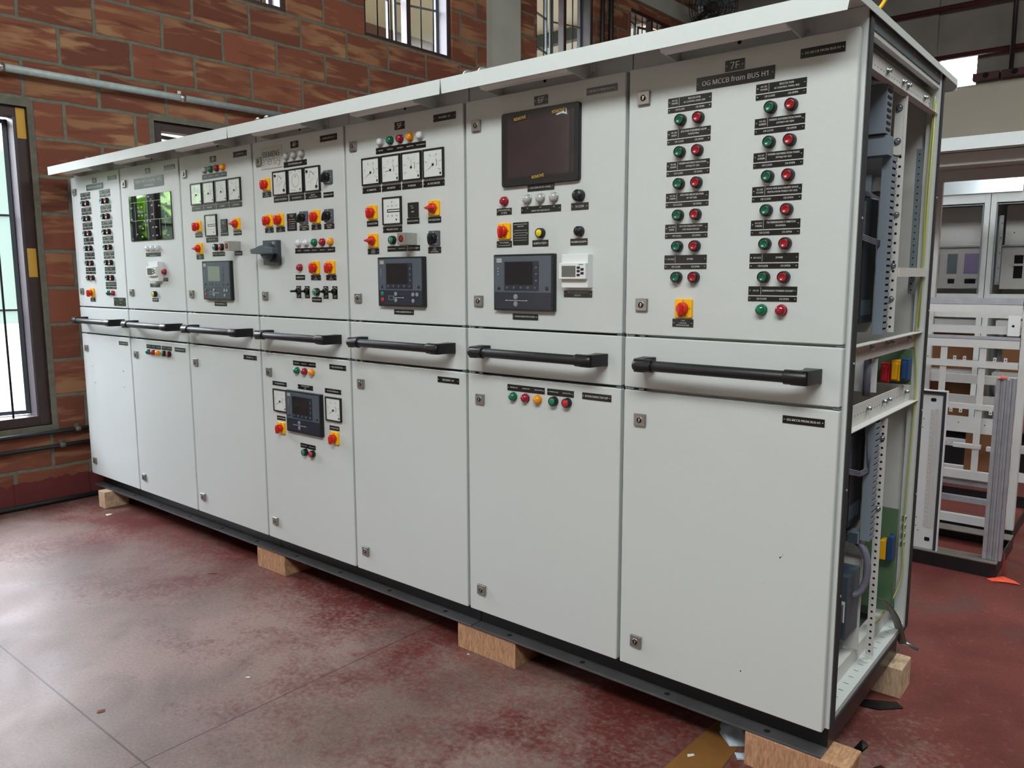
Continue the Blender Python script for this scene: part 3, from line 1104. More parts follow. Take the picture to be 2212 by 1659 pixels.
def m_meter(kind):
    def f():
        b = MB()
        s = 0.048
        for a in ((-s, s, s - 0.005, s), (-s, s, -s, -s + 0.005), (-s, -s + 0.005, -s + 0.005, s - 0.005), (s - 0.005, s, -s + 0.005, s - 0.005)):
            b.box(a[0], a[1], -0.008, 0, a[2], a[3], 'black')
        b.box(-s + 0.005, s - 0.005, -0.0055, 0, -s + 0.005, s - 0.005, 'face')
        y = -0.0058

        def tick(a, r0, r1, w=0.0007, c=(0, -0.004)):
            r = math.radians(a)
            d = Vector((math.cos(r), 0, math.sin(r)))
            n = Vector((-math.sin(r), 0, math.cos(r)))
            o = Vector((c[0], y, c[1]))
            pts = [o + d * r0 - n * w / 2, o + d * r1 - n * w / 2, o + d * r1 + n * w / 2, o + d * r0 + n * w / 2]
            b.add([tuple(q) for q in pts], [(0, 1, 2, 3)], 'black')
        if kind in ('amp', 'kw', 'pf', 'volt'):
            a0, a1 = 210, -30
            n = 10
            for i in range(n + 1):
                a = a0 + (a1 - a0) * i / n
                tick(a, 0.026, 0.031 if i % 2 == 0 else 0.029)
            nums = {'amp': ['0', '20', '40', '60', '80', 'kA'], 'kw': ['0', '20', '40', '60', '80', 'kW'], 'pf': ['0.5', '0.7', '0.9', '1', '0.9', '0.7'], 'volt': ['0', '100', '200', '300', '400', '500']}[kind]
            for i, t in enumerate(nums):
                a = math.radians(a0 + (a1 - a0) * i / 5)
                b.text(t, 0.036 * math.cos(a), -0.004 + 0.036 * math.sin(a) * 0.95, 0.008, 0.0042, 'black', y)
            tick({'amp': 208, 'kw': 190, 'pf': 90, 'volt': 212}[kind], 0.0, 0.027, 0.0014)
            b.lathe([(0.0042, 0.0056), (0.0038, 0.0085)], 'black', (0, 0, -0.004), n=14)
            for i in range(8):
                a = 40 - i * 10
                tick(a, 0.0165, 0.0185, 0.003, (0, 0.0))
            b.box(0.030, 0.037, y - 0.0001, y, -0.038, -0.030, 'black')
        elif kind == 'freq':
            b.box(-0.024, 0.040, y - 0.0002, y, -0.005, 0.006, 'black')
            b.box(-0.019, 0.040, y - 0.0004, y, -0.0015, 0.0025, 'white')
            for i, t in enumerate(('47', '50', '53')):
                b.text(t, -0.02 + i * 0.022, 0.017, 0.009, 0.005, 'black', y)
                b.text(t, -0.02 + i * 0.022, -0.017, 0.009, 0.005, 'black', y)
            b.text('Hz', 0.0, 0.031, 0.008, 0.005, 'black', y)
            b.box(0.020, 0.026, y - 0.0001, y, -0.034, -0.028, 'black')
        elif kind == 'sync':
            for i in range(60):
                tick(i * 6, 0.0235, 0.0265, 0.0009, (0, 0.002))
            for i in range(60):
                tick(i * 6, 0.0205, 0.0208, 0.0022, (0, 0.002))
            b.box(-0.0014, 0.0014, y - 0.0001, y, 0.014, 0.021, 'black')
            b.box(-0.002, 0.002, y - 0.0001, y, 0.036, 0.041, 'black')
            for x in (-0.028, 0.028):
                b.text('FAST' if x > 0 else 'SLOW', x, 0.034, 0.018, 0.0035, 'black', y)
            b.text('SYNCHROSCOPE', -0.016, -0.034, 0.03, 0.003, 'black', y)
            b.box(0.022, 0.034, y - 0.0001, y, -0.037, -0.029, 'gprint')
        elif kind == 'dual':
            b.lathe([(0.0055, 0.0056), (0.005, 0.0095)], 'black', (-0.030, 0, 0.030), n=14)
            b.lathe([(0.0055, 0.0056), (0.005, 0.0095)], 'black', (0.028, 0, -0.030), n=14)
            for i in range(9):
                tick(-5 - i * 10, 0.040, 0.044, 0.0009, (-0.030, 0.030))
                tick(175 - i * 10, 0.034, 0.038, 0.0009, (0.028, -0.030))
            tick(-35, 0.0, 0.030, 0.0022, (-0.010, 0.032))
            tick(-110, 0.0, 0.026, 0.0016, (-0.010, 0.030))
            tick(65, 0.0, 0.030, 0.0022, (0.024, -0.026))
            b.text('V' if kind == 'dual' else '', 0.022, 0.024, 0.006, 0.006, 'black', y)
        return b
    return f


def meter(p, x, z, kind):
    return inst('panel_meter', CACHE, ('meter', kind), m_meter(kind), p, (x, 0, z))


def m_lock():
    b = MB()
    b.rbox(0, 0, 0.036, 0.034, -0.008, 0, 0.0012, 'nickel', ch=0.0012)
    b.lathe([(0.0095, 0.0079), (0.0095, 0.0088), (0.0080, 0.0088)], 'screw', n=20)
    b.disc(0, -0.0090, 0, 0.0082, 'hole', 20)
    b.rbox(0, 0, 0.0035, 0.010, -0.0105, -0.009, 0.0012, 'screw')
    b.rbox(0.0022, 0.002, 0.004, 0.0035, -0.0105, -0.009, 0.0012, 'screw')
    return b


def lock(p, x, z):
    return inst('door_lock', CACHE, 'lock', m_lock, p, (x, 0, z))


def m_controller(kind):
    def f():
        W, H = (0.236, 0.173)
        b = MB()
        b.rbox(0, 0, W, H, -0.014, 0, 0.003, 'black', ch=0.001)
        y = -0.0145
        zs = -0.030
        b.box(-W / 2 + 0.004, W / 2 - 0.010, y, y + 0.001, zs, H / 2 - 0.006, 'slate')
        b.box(-W / 2 + 0.004, W / 2 - 0.010, y, y + 0.001, -H / 2 + 0.006, zs - 0.0006, 'navy' if kind != 'lcd' else 'bigbase')
        for i in range(14):
            b.box(W / 2 - 0.008, W / 2 - 0.003, y - 0.0004, y + 0.002, -0.075 + i * 0.011, -0.070 + i * 0.011, 'navy')
        y2 = y - 0.0003
        # logo tile
        b.box(-W / 2 + 0.013, -W / 2 + 0.033, y2, y, H / 2 - 0.024, H / 2 - 0.012, 'alu_sign')
        b.text('DEIF', -W / 2 + 0.023, H / 2 - 0.018, 0.014, 0.006, 'navy', y2 - 0.0002)
        b.rbox(-0.006, 0.020, 0.136, 0.090, y2 - 0.0002, y, 0.002, 'navy' if kind != 'lcd' else 'slate')
        if kind == 'lcd':
            b.rbox(-0.018, 0.030, 0.100, 0.066, y2 - 0.0006, y2, 0.001, 'lcd')
        else:
            b.rbox(-0.016, 0.028, 0.108, 0.070, y2 - 0.0006, y2, 0.001, 'screen')
        for dz in (0.045, 0.025, 0.005):
            b.lathe([(0.0042, 0), (0.0042, 0.001), (0.0028, 0.0016)], 'slate', (0.052, y2, dz), n=12)
        for i in range(5):
            b.lathe([(0.0044, 0), (0.0044, 0.001), (0.0028, 0.0016)], 'slate', (-0.062 + i * 0.0275, y2, -0.016), n=12)
        for x in (-W / 2 + 0.022, W / 2 - 0.026):
            b.lathe([(0.006, 0), (0.006, 0.001), (0.004, 0.0016)], 'navy', (x, y, -0.017), n=14)
        for i in range(3):
            b.disc(-W / 2 + 0.018, y - 0.0002, 0.044 - i * 0.009, 0.0016, 'white', 8)
        zc = -0.055
        if kind == 'inter':
            b.lathe([(0.0085, 0), (0.0085, 0.0012), (0.006, 0.0018)], 'duct', (-0.028, y, zc + 0.011), n=16)
            b.lathe([(0.0085, 0), (0.0085, 0.0012), (0.006, 0.0018)], 'gprint', (-0.028, y, zc - 0.011), n=16)
            b.box(-0.066, 0.014, y2, y, zc - 0.0005, zc + 0.0005, 'white')
            for sx, x in ((-1, -0.066), (1, 0.014)):
                b.add([(x, y2, zc - 0.002), (x, y2, zc + 0.002), (x + sx * 0.004, y2, zc)], [(0, 1, 2)], 'white')
        else:
            for x, z, m_ in ((-W / 2 + 0.024, zc + 0.013, 'green_b'), (-W / 2 + 0.024, zc - 0.008, 'red_b'), (-0.024, zc + 0.012, 'duct'), (-0.024, zc - 0.010, 'duct'), (0.064, zc + 0.011, 'duct'), (0.084, zc + 0.011, 'duct'), (0.064, zc - 0.011, 'duct')):
                b.lathe([(0.0075, 0), (0.0075, 0.0012), (0.005, 0.0018)], m_, (x, y, z), n=16)
            b.box(-0.036, 0.014, y2, y, zc - 0.0005, zc + 0.0005, 'white')
            for a in ((-0.062, -0.036, zc - 0.008, zc - 0.0075), (-0.062, -0.036, zc + 0.005, zc + 0.0055), (-0.062, -0.0615, zc - 0.008, zc + 0.005), (-0.0365, -0.036, zc - 0.008, zc + 0.005)):
                b.box(a[0], a[1], y2, y, a[2], a[3], 'white')
            b.add([(0.014, y2, zc - 0.002), (0.014, y2, zc + 0.002), (0.018, y2, zc)], [(0, 1, 2)], 'white')
        return b
    return f


def controller(p, x, z, kind):
    return inst('generator_controller', CACHE, ('ctl', kind), m_controller(kind), p, (x, 0, z))


def m_imd():
    b = MB()
    b.rbox(0, 0, 0.092, 0.096, -0.026, 0, 0.002, 'module', ch=0.001)
    b.rbox(-0.001, 0.000, 0.094, 0.046, -0.038, -0.026, 0.002, 'module', ch=0.001)
    b.box(-0.037, 0.012, -0.0384, -0.038, -0.017, 0.015, 'lcdd')
    for i, (x, z) in enumerate(((0.022, 0.010), (0.035, 0.005), (0.022, 0.000), (0.035, -0.006), (0.022, -0.011))):
        b.rbox(x, z, 0.010, 0.006, -0.0400, -0.038, 0.001, 'black')
    b.box(0.022, 0.038, -0.0384, -0.038, 0.0175, 0.0195, 'green_b')
    for z in (-0.027,):
        b.box(-0.046, 0.046, -0.0262, -0.026, z, z + 0.0005, 'gprint')
    return b


def insulation_monitor(p, x, z):
    return inst('insulation_monitor', CACHE, 'imd', m_imd, p, (x, 0, z))


def m_ebox():
    b = MB()
    t = 0.0012
    b.box(-0.020, 0.020, -0.055, -0.055 + t, -0.020, 0.020, 'steel')
    b.box(-0.020, 0.020, -0.055 + t, 0, 0.020 - t, 0.020, 'steel')
    b.box(-0.020, 0.020, -0.055 + t, 0, -0.020, -0.020 + t, 'steel')
    b.box(-0.020, -0.020 + t, -0.055 + t, 0, -0.020 + t, 0.020 - t, 'steel')
    b.box(0.020 - t, 0.020, -0.055 + t, 0, -0.020 + t, 0.020 - t, 'steel')
    b.lathe([(0.0128, 0.0550), (0.0128, 0.0555)], 'screw', n=20)
    b.disc(0, -0.0557, 0, 0.0116, 'hole', 20)
    b.lathe([(0.0085, 0.0558), (0.0075, 0.0562)], 'dred_b', (0.001, 0, 0), n=16)
    return b


def ebox(p, x, z):
    return inst('emergency_button_guard', CACHE, 'ebox', m_ebox, p, (x, 0, z), label='square stainless steel guard round the emergency button')


def m_toggle():
    b = MB()
    b.box(-0.0145, 0.0145, -0.0016, 0, -0.024, 0.024, 'plate')
    b.lathe([(0.0115, 0.0015), (0.0115, 0.010), (0.0100, 0.012)], 'black', (0, 0, 0.004), n=18)
    b.tube([(0.000, -0.010, 0.004), (-0.006, -0.030, 0.003), (-0.008, -0.036, 0.003)], 0.0042, 'black', 10)
    pts = [(0.011 * math.cos(math.radians(a)), 0.008 + 0.011 * math.sin(math.radians(a))) for a in range(20, 161, 20)]
    for (x0, z0), (x1, z1) in zip(pts, pts[1:]):
        b.add([(x0, -0.0018, z0), (x1, -0.0018, z1), (x1 * 1.12, -0.0018, 0.008 + (z1 - 0.008) * 1.12), (x0 * 1.12, -0.0018, 0.008 + (z0 - 0.008) * 1.12)], [(0, 1, 2, 3)], 'white')
    b.text('CONTROL', 0, -0.0125, 0.022, 0.003, 'white', -0.0018)
    b.text('SWITCH', 0, -0.0175, 0.020, 0.003, 'white', -0.0018)
    return b


def toggle(p, x, z):
    return inst('toggle_switch', CACHE, 'tog', m_toggle, p, (x, 0, z))


def m_hour():
    b = MB()
    b.rbox(0, 0, 0.050, 0.050, -0.006, 0, 0.002, 'black', ch=0.001)
    b.text('Quartz', -0.004, 0.013, 0.016, 0.004, 'white', -0.0063)
    b.text('HOURS', 0.0, 0.006, 0.022, 0.003, 'white', -0.0063)
    b.box(-0.012, 0.014, -0.0063, -0.006, -0.010, -0.003, 'screen')
    b.text('00000', 0.001, -0.0065, 0.020, 0.004, 'white', -0.0066)
    return b


def hour(p, x, z):
    return inst('hour_counter', CACHE, 'hour', m_hour, p, (x, 0, z))


def m_buzzer():
    b = MB()
    b.lathe([(0.017, 0), (0.017, 0.004), (0.0165, 0.018), (0.015, 0.0215), (0.0001, 0.0215)], 'black', n=24)
    for i in range(6):
        a = i * PI / 3
        b.box(0.003, 0.0125, -0.0222, -0.0214, -0.0014, 0.0014, 'gasket', rot=Matrix.Rotation(a, 3, 'Y'))
    return b


# ------------------------------------------------------------------ switchboard cubicles
PITCH = 0.6036
DOORS = [('upper_door', 0.9762, 1.688), ('handle_panel', 0.8276, 0.9697), ('lower_door', 0.0, 0.8194)]
LABELS = {
    1: 'cream cubicle at the brick wall end of the row, with two columns of buttons',
    2: 'cream cubicle with black glossy mimic panel reflecting green leaves, marked 2F',
    3: 'cream cubicle with slate controller, between the mimic panel cubicle and the company sign cubicle',
    4: 'cream cubicle with company name sign and big grey isolator handle, marked 4F',
    5: 'cream cubicle with four dial meters and steel emergency button guard, marked 5F',
    6: 'cream cubicle with large black LCD display, marked 6F',
    7: 'cream cubicle with open right side at the near end of the row, marked 7F',
}


def m_grab():
    b = MB()
    yb, r = -0.066, 0.0145
    b.tube([(0.092, yb, 0), (0.515, yb, 0)], r, 'handle', 20)
    for sx, xe in ((-1, 0.078), (1, 0.530)):
        # collar gripping the tube, then a swept arm back to a rectangular foot
        b.tube([(xe - sx * 0.048, yb, 0), (xe - sx * 0.045, yb, 0), (xe - sx * 0.004, yb, 0), (xe + sx * 0.001, yb + 0.002, 0)], r + 0.0035, 'black', 20)
        prof = [(xe - sx * 0.030, yb - 0.010), (xe + sx * 0.000, yb - 0.012), (xe + sx * 0.008, yb - 0.004), (xe + sx * 0.018, -0.006), (xe + sx * 0.018, 0.0), (xe - sx * 0.022, 0.0), (xe - sx * 0.022, -0.010), (xe - sx * 0.012, yb + 0.016)]
        if sx < 0:
            prof = prof[::-1]
        b.prism(prof, -0.0175, 0.0175, 'black', axis='Z')
        b.lathe([(0.004, 0), (0.004, 0.003), (0.002, 0.004)], 'screw', (xe + sx * 0.004, -0.030, 0), n=10)
    return b


def m_undercanopy_light():
    b = MB()
    # slim tube housing along the canopy edge
    b.prism([(-0.094, 0.030), (-0.050, 0.030), (-0.050, 0.010), (-0.060, 0.000), (-0.086, 0.000), (-0.094, 0.008)], 0.0, 0.318, 'module', axis='X')
    return b


def build_cubicle(k):
    ox = (k - 7) * PITCH
    t = thing('switchboard_cubicle', LABELS[k], 'switchboard', (ox, 0, Z0), 0, 'cream switchboard cubicles standing in a row')
    x0, x1 = -0.0015, PITCH - 0.0045
    if k in (3, 5):
        x1 -= 0.004
    # ---- body
    b = MB()
    if k < 7:
        b.box(x0, x1, 0.022, 0.785, 0.004, 1.735, 'paint')
        for z0_, z1_ in ((0.9697, 0.9762), (0.8194, 0.8276)):
            b.box(x0 + 0.004, x1 - 0.004, 0.0205, 0.0218, z0_ - 0.004, z1_ + 0.004, 'gasket')
        b.disc(0.30, 0.0215, 1.711, 0.0055, 'hole')
        b.build('cabinet_body', t, bevel=0.0015)
    else:
        x1 = 0.602
        # front frame
        b.box(x0, 0.03, 0.022, 0.06, 0.004, 1.735, 'paint')
        b.box(0.572, x1, 0.022, 0.060, 0.004, 1.735, 'paint')
        b.box(0.03, 0.572, 0.022, 0.06, 1.66, 1.735, 'paint')
        b.box(0.03, 0.572, 0.022, 0.06, 0.004, 0.04, 'paint')
        b.box(0.03, 0.572, 0.022, 0.05, 0.81, 0.985, 'paint')
        b.disc(0.30, 0.0215, 1.711, 0.0055, 'hole')
        # top, left side, back
        b.box(x0, 0.55, 0.06, 0.785, 1.715, 1.735, 'paint')
        b.box(x0, 0.004, 0.06, 0.785, 0.004, 1.715, 'paint')
        b.box(0.004, 0.57, 0.77, 0.785, 0.004, 1.715, 'paint_in')
        # rear post, side head and sill
        b.box(0.572, x1, 0.745, 0.785, 0.004, 1.735, 'paint')
        b.box(0.560, x1, 0.060, 0.745, 1.694, 1.735, 'galv')
        b.box(0.586, 0.600, 0.060, 0.745, 1.682, 1.694, 'paint')
        b.box(0.560, x1, 0.060, 0.745, 0.004, 0.030, 'paint')
        b.box(0.530, 0.560, 0.060, 0.745, 0.030, 0.075, 'paint_in')
        b.box(0.004, 0.530, 0.06, 0.77, 0.004, 0.020, 'galv')
        for i in range(14):
            b.box(0.572, 0.573, 0.10 + i * 0.045, 0.103 + i * 0.045, 0.0302, 0.0305, 'hole')
            b.box(0.573, 0.585, 0.10 + i * 0.045, 0.102 + i * 0.045, 0.0301, 0.0304, 'gasket')
        b.build('cabinet_body', t, bevel=0.001)
        g = MB()
        for a in ((0.030, 0.056, 0.006, 1.735), (0.768, 0.790, 0.006, 1.735), (0.056, 0.768, 0.004, 0.014)):
            g.box(x1, x1 + 0.004, a[0], a[1], a[2], a[3], 'gasket')
        for i in range(3):
            g.box(x1, x1 + 0.002, 0.16 + 0.26 * i, 0.168 + 0.26 * i, 1.712, 1.716, 'screw')
        for z in (0.35, 0.62, 0.93, 1.27):
            g.lathe([(0.004, 0.004), (0.003, 0.006)], 'screw', (x1, 0.043, z), axis='X', n=8)
            g.lathe([(0.004, 0.004), (0.003, 0.006)], 'screw', (x1, 0.780, z + 0.1), axis='X', n=8)
        g.build('door_seal', t)
    # ---- doors
    D = {}
    for nm, z0_, z1_ in DOORS:
        d = MB()
        d.rbox(0.296, (z0_ + z1_) / 2, 0.5925, z1_ - z0_, 0.0, 0.019, 0.004, 'paint', ch=0.0022)
        D[nm] = d.build(nm, t)
    gh = inst('grab_handle', CACHE, 'grab', m_grab, D['handle_panel'], (0, 0, 0.900))
    bv = gh.modifiers.new('bevel', 'BEVEL')
    bv.width, bv.segments, bv.limit_method, bv.angle_limit = 0.003, 2, 'ANGLE', math.radians(50)
    # ---- canopy light with its two brackets
    lx = 0.142
    lo = inst('canopy_light', CACHE, 'clight', m_undercanopy_light, t, (lx, 0, 1.690), label='slim white tube light under the canopy')
    for bx, s_ in ((-0.003, -1), (0.318, 1)):
        q = MB()
        q.prism([(-0.094, 0.034), (0.022, 0.034), (0.022, -0.004), (0.010, -0.006), (-0.090, 0.004)], bx, bx + 0.0025, 'paint', axis='X')
        xf0, xf1 = (bx - 0.020, bx) if s_ < 0 else (bx + 0.0025, bx + 0.022)
        q.box(xf0, xf1, 0.019, 0.0215, -0.004, 0.034, 'paint')
        q.lathe([(0.004, 0), (0.004, 0.002), (0.002, 0.003)], 'screw', ((xf0 + xf1) / 2, 0.019, 0.015), n=10)
        q.build('light_bracket', lo)
    lock(D['upper_door'], 0.048, 1.608)
    lock(D['upper_door'], 0.053, 1.060)
    lock(D['lower_door'], 0.055, 0.738)
    lock(D['lower_door'], 0.056, 0.081)
    # little hinge lugs in the door gaps
    for z in (0.973, 0.8235):
        for x in (0.012, 0.045, 0.575):
            q = MB()
            q.box(x, x + 0.016, 0.004, 0.020, z - 0.0025, z + 0.0025, 'galv')
            q.build('hinge_lug', t)
    return t, D


CAB = {}
for k in range(1, 8):
    CAB[k] = build_cubicle(k)

R2 = 0.0807


def feeder_columns(U, rows_l, rows_r, lamp_last=True, small=False):
    for cx, rows in ((0.180, rows_l), (0.418, rows_r)):
        for i, (code, lines) in enumerate(rows):
            z = 1.586 - i * R2
            w, h = 0.122, 0.021
            L = []
            cl_ = code.split('|')
            for q, c in enumerate(cl_):
                L.append((c, -0.0415, (0.0035 if q == 0 else -0.0035) if len(cl_) > 1 else 0, 0.019, 0.0042))
            for q, c in enumerate(lines):
                L.append((c, 0.014, (0.0042 if q == 0 else -0.0042) if len(lines) > 1 else 0, 0.078, 0.0046))
            plate(U, cx, z, w, h, L, div=-0.029)
            plate(U, cx, z - 0.0200, w, 0.012, [('CB CLOSE', -0.026, 0, 0.028, 0.0042), ('CB OPEN', 0.030, 0, 0.026, 0.0042)])
            if lamp_last and rows is rows_r and i == len(rows) - 1:
                lamp(U, cx - 0.025, z - 0.0475, 'green')
                lamp(U, cx + 0.025, z - 0.0475, 'red')
            else:
                button(U, cx - 0.0215, z - 0.0475, 'dgreen_b')
                button(U, cx + 0.0285, z - 0.0475, 'dred_b')


def cab_number(U, n, x=0.298):
    plate(U, x, 1.652, 0.050, 0.026, [('%dF' % n, 0, 0, 0.024, 0.0165)])


# ---- 7F
t7, d7 = CAB[7]
U, Lw = d7['upper_door'], d7['lower_door']
cab_number(U, 7, 0.300)
plate(U, 0.300, 1.6205, 0.203, 0.0315, [('OG MCCB from BUS H1', 0, 0, 0.172, 0.0185)])
plate(U, 0.512, 1.650, 0.101, 0.0215, ['OG MCCB FROM BUS H1'])
feeder_columns(U, [('H1-S2|191KW', ['ROCOS FOR', 'AC CONTROL PANEL-3(A)']), ('H1-S4|33KW', ['ATS FOR STEERING GEAR', 'PUMP(STBD)']), ('H1-S6|420KW', ['POWER DISTRIBUTION PANEL', '(PDP)(J2-07-1)(A)']),
                   ('H1-S8|120KW', ['ATS FOR WEAPON PDB', '(H1-08-1)(N)']), ('H1-S10|85KW', ['ATS FOR FREQUENCY CONV', 'FOR SRGM GUN (N)']), ('H1-S12', ['SPARE'])],
               [('H1-S3|191KW', ['ROCOS FOR', 'AC CONTROL PANEL-4(A)']), ('H1-S5|420KW', ['POWER DISTRIBUTION PANEL', '(PDP)(H1-05-1)(N)']), ('H1-S7|420KW', ['POWER DISTRIBUTION PANEL', '(PDP)(J2-09-1)(A)']),
                ('H1-S9|121KW', ['HCOS FOR MACHINARY SPACE', 'VENTILATION PDB(H1-09-1)(N)']), ('H1-S11|190KW', ['TO EMERGENCY SWITCH', 'BOARD(N)']), ('H1-S13', ['SPARE']), ('H1-S1', ['EMERGENCY POWER SOCKET'])])
selector(U, 0.181, 1.053, 'red', 0)
plate(U, 0.178, 1.014, 0.061, 0.021, ['1-PMS', '2-MANUAL', 'MODE SELECTOR'])
plate(Lw, 0.509, 0.7865, 0.102, 0.019, ['OG MCCB FROM BUS H1'])
q = MB()
for x, z, r in ((0.375, 0.094, 0.0022), (0.467, 0.430, 0.0022), (0.470, 0.433, 0.0014), (0.474, 0.439, 0.001), (0.426, 0.353, 0.0009)):
    q.disc(x, -0.0003, z, r, 'hole', 7)
q.build('paint_chip', Lw)

# ---- 6F
t6, d6 = CAB[6]
U, Lw = d6['upper_door'], d6['lower_door']
cab_number(U, 6, 0.303)
plate(U, 0.515, 1.651, 0.101, 0.019, ['OG MCCB FROM BUS H1'])


def m_display():
    b = MB()
    b.rbox(0, 0, 0.290, 0.218, -0.012, 0, 0.008, 'black', ch=0.002)
    b.box(-0.1185, 0.111, -0.0125, -0.0115, -0.0835, 0.0925, 'film')
    b.box(0.111, 0.128, -0.0123, -0.0118, -0.0835, 0.0925, 'screen')
    return b


disp = m_display().build('lcd_display', U, (0.303, 0, 1.519))
for x, z, a in ((-0.070, 0.088, 0.10), (0.072, 0.092, 0.05), (-0.002, -0.086, 0.10)):
    q = MB()
    q.box(-0.026, 0.026, -0.0004, 0, -0.008, 0.008, 'plate', rot=Matrix.Rotation(-a, 3, 'Y'), at=(0, 0, 0))
    vs, fs, tw, th = text_geo('REMOVE', 1)
    kx = 0.046 / tw
    q.add([(u * kx * math.cos(a) - v * kx * math.sin(a), -0.0007 - (0.0002 if i_ >= len(vs) // 2 else 0), u * kx * math.sin(a) + v * kx * math.cos(a)) for i_, (u, v) in enumerate(vs)], fs, 'yprint')
    q.build('remove_tape', disp, (x, -0.0126, z))
q = MB()
q.add([(0.060, -0.0129, 0.100), (0.100, -0.0129, 0.096), (0.104, -0.0129, 0.078), (0.085, -0.0131, 0.083), (0.068, -0.0130, 0.080), (0.052, -0.0129, 0.088)], [(0, 5, 4, 3, 2, 1)], 'film_c')
q.build('peeling_film', disp)
plate(U, 0.303, 1.402, 0.100, 0.020, ['LCD DISPLAY SFT PANEL'])
lamp(U, 0.163, 1.369, 'red')
for x in (0.254, 0.304, 0.354):
    lamp(U, x, 1.369, 'clear')
inst('buzzer', CACHE, 'buz', m_buzzer, U, (0.446, 0, 1.368))
plate(U, 0.160, 1.338, 0.060, 0.020, ['INSULATION LOW', 'H1 BUS'])
plate(U, 0.303, 1.338, 0.150, 0.020, [('L1', -0.050, 0.005, 0.008, 0.004), ('L2', 0, 0.005, 0.008, 0.004), ('L3', 0.050, 0.005, 0.008, 0.004), ('EARTH TEST LAMP BUS H1', 0, -0.004, 0.085, 0.0042)])
plate(U, 0.445, 1.338, 0.060, 0.020, ['BUZZER'])
selector(U, 0.163, 1.277, 'red', 0)
plate(U, 0.160, 1.238, 0.061, 0.019, ['PANEL/(FRONT)', 'ILLUMINATION SELECTOR'])
plate(U, 0.226, 1.268, 0.061, 0.069, [('PANEL(FRONT) ILLUMINATION', 0, 0.028, 0.052, 0.0035), ('SELECTION', 0, 0.022, 0.03, 0.0035)] + [('1-SELECTION FROM PANEL FRONT %d' % i, 0, 0.010 - i * 0.0075, 0.052, 0.0032) for i in range(5)])
button(U, 0.306, 1.267, 'yellow_b')
plate(U, 0.302, 1.237, 0.060, 0.019, ['EARTH TEST'])
button(U, 0.447, 1.267, 'black')
plate(U, 0.443, 1.237, 0.060, 0.019, ['ALARM ACCEPT'])
controller(U, 0.245, 1.119, 'inter')
plate(U, 0.244, 1.014, 0.100, 0.019, ['INTERCONNECTOR-H1(CB7)'])
insulation_monitor(U, 0.446, 1.153)
plate(U, 0.441, 1.087, 0.100, 0.020, ['INSULATION MONITOR', 'BUS-H1'])


def lower_lamps(Lw, tagtxt):
    plate(Lw, 0.246, 0.788, 0.149, 0.020, [('BREAKER ON', -0.048, 0.001, 0.030, 0.004), ('BREAKER OFF', 0.002, 0.001, 0.030, 0.004), ('BREAKER TRIP', 0.051, 0.001, 0.030, 0.004)])
    plate(Lw, 0.380, 0.788, 0.099, 0.020, [('BREAKER CLOSE', -0.024, 0.001, 0.032, 0.004), ('BREAKER OPEN', 0.024, 0.001, 0.030, 0.004)])
    lamp(Lw, 0.197, 0.760, 'green')
    lamp(Lw, 0.247, 0.760, 'red')
    lamp(Lw, 0.296, 0.760, 'amber')
    button(Lw, 0.358, 0.761, 'green_b')
    button(Lw, 0.408, 0.761, 'red_b')
    plate(Lw, 0.511, 0.788, 0.101, 0.020, [tagtxt])


lower_lamps(Lw, 'INTERCONNECTOR CB7')
plate(CAB[5][1]['lower_door'], 0.512, 0.788, 0.101, 0.020, ['INCOMER - H1'])
plate(CAB[3][1]['lower_door'], 0.515, 0.789, 0.101, 0.019, ['INCOMER - H2'])
plate(CAB[1][1]['lower_door'], 0.514, 0.788, 0.101, 0.019, ['OG MCCB FROM BUS H2'])
lower_lamps(CAB[2][1]['lower_door'], 'INTERCONNECTOR CB6')

# ---- 5F and 3F


def generator_front(k, U, lamps, extra):
    plate(U, 0.510, 1.654, 0.101, 0.023, ['INCOMER - H%d' % (1 if k == 5 else 2)])
    cab_number(U, k, 0.295)
    for i, m_ in enumerate(('amp', 'kw', 'pf', 'volt')):
        x = 0.144 + 0.105 * i + (0.002 if k == 3 else 0)
        meter(U, x, 1.511, m_)
        plate(U, x - 0.002, 1.4465, 0.099, 0.0195, [['AC AMMETER', 'KW METER', 'PF METER', 'AC VOLTMETER'][i]])
    meter(U, 0.251 + extra, 1.367, 'freq')
    plate(U, 0.248 + extra, 1.303, 0.099, 0.0195, ['FREQUENCY METER'])
    hour(U, 0.357 + extra, 1.365)
    plate(U, 0.354 + extra, 1.328, 0.060, 0.0195, ['HOUR COUNTER'])
    selector(U, 0.459 + extra, 1.365, 'red', 90)
    plate(U, 0.458 + extra, 1.327, 0.060, 0.0195, ['KW SELECTOR'])
    selector(U, 0.146, 1.367, 'red', 0)
    plate(U, 0.142, 1.328, 0.060, 0.0195, ['AM SELECTOR'])
    selector(U, 0.147, 1.267, 'red', 90)
    plate(U, 0.143, 1.229, 0.061, 0.0195, ['1-SINGLE', '2-PARALLEL', 'SELECTOR'])
    plate(U, 0.298, 1.014 if k == 5 else 1.018, 0.101, 0.0175, ['PPM-GENERATOR-H%d' % (1 if k == 5 else 2)])


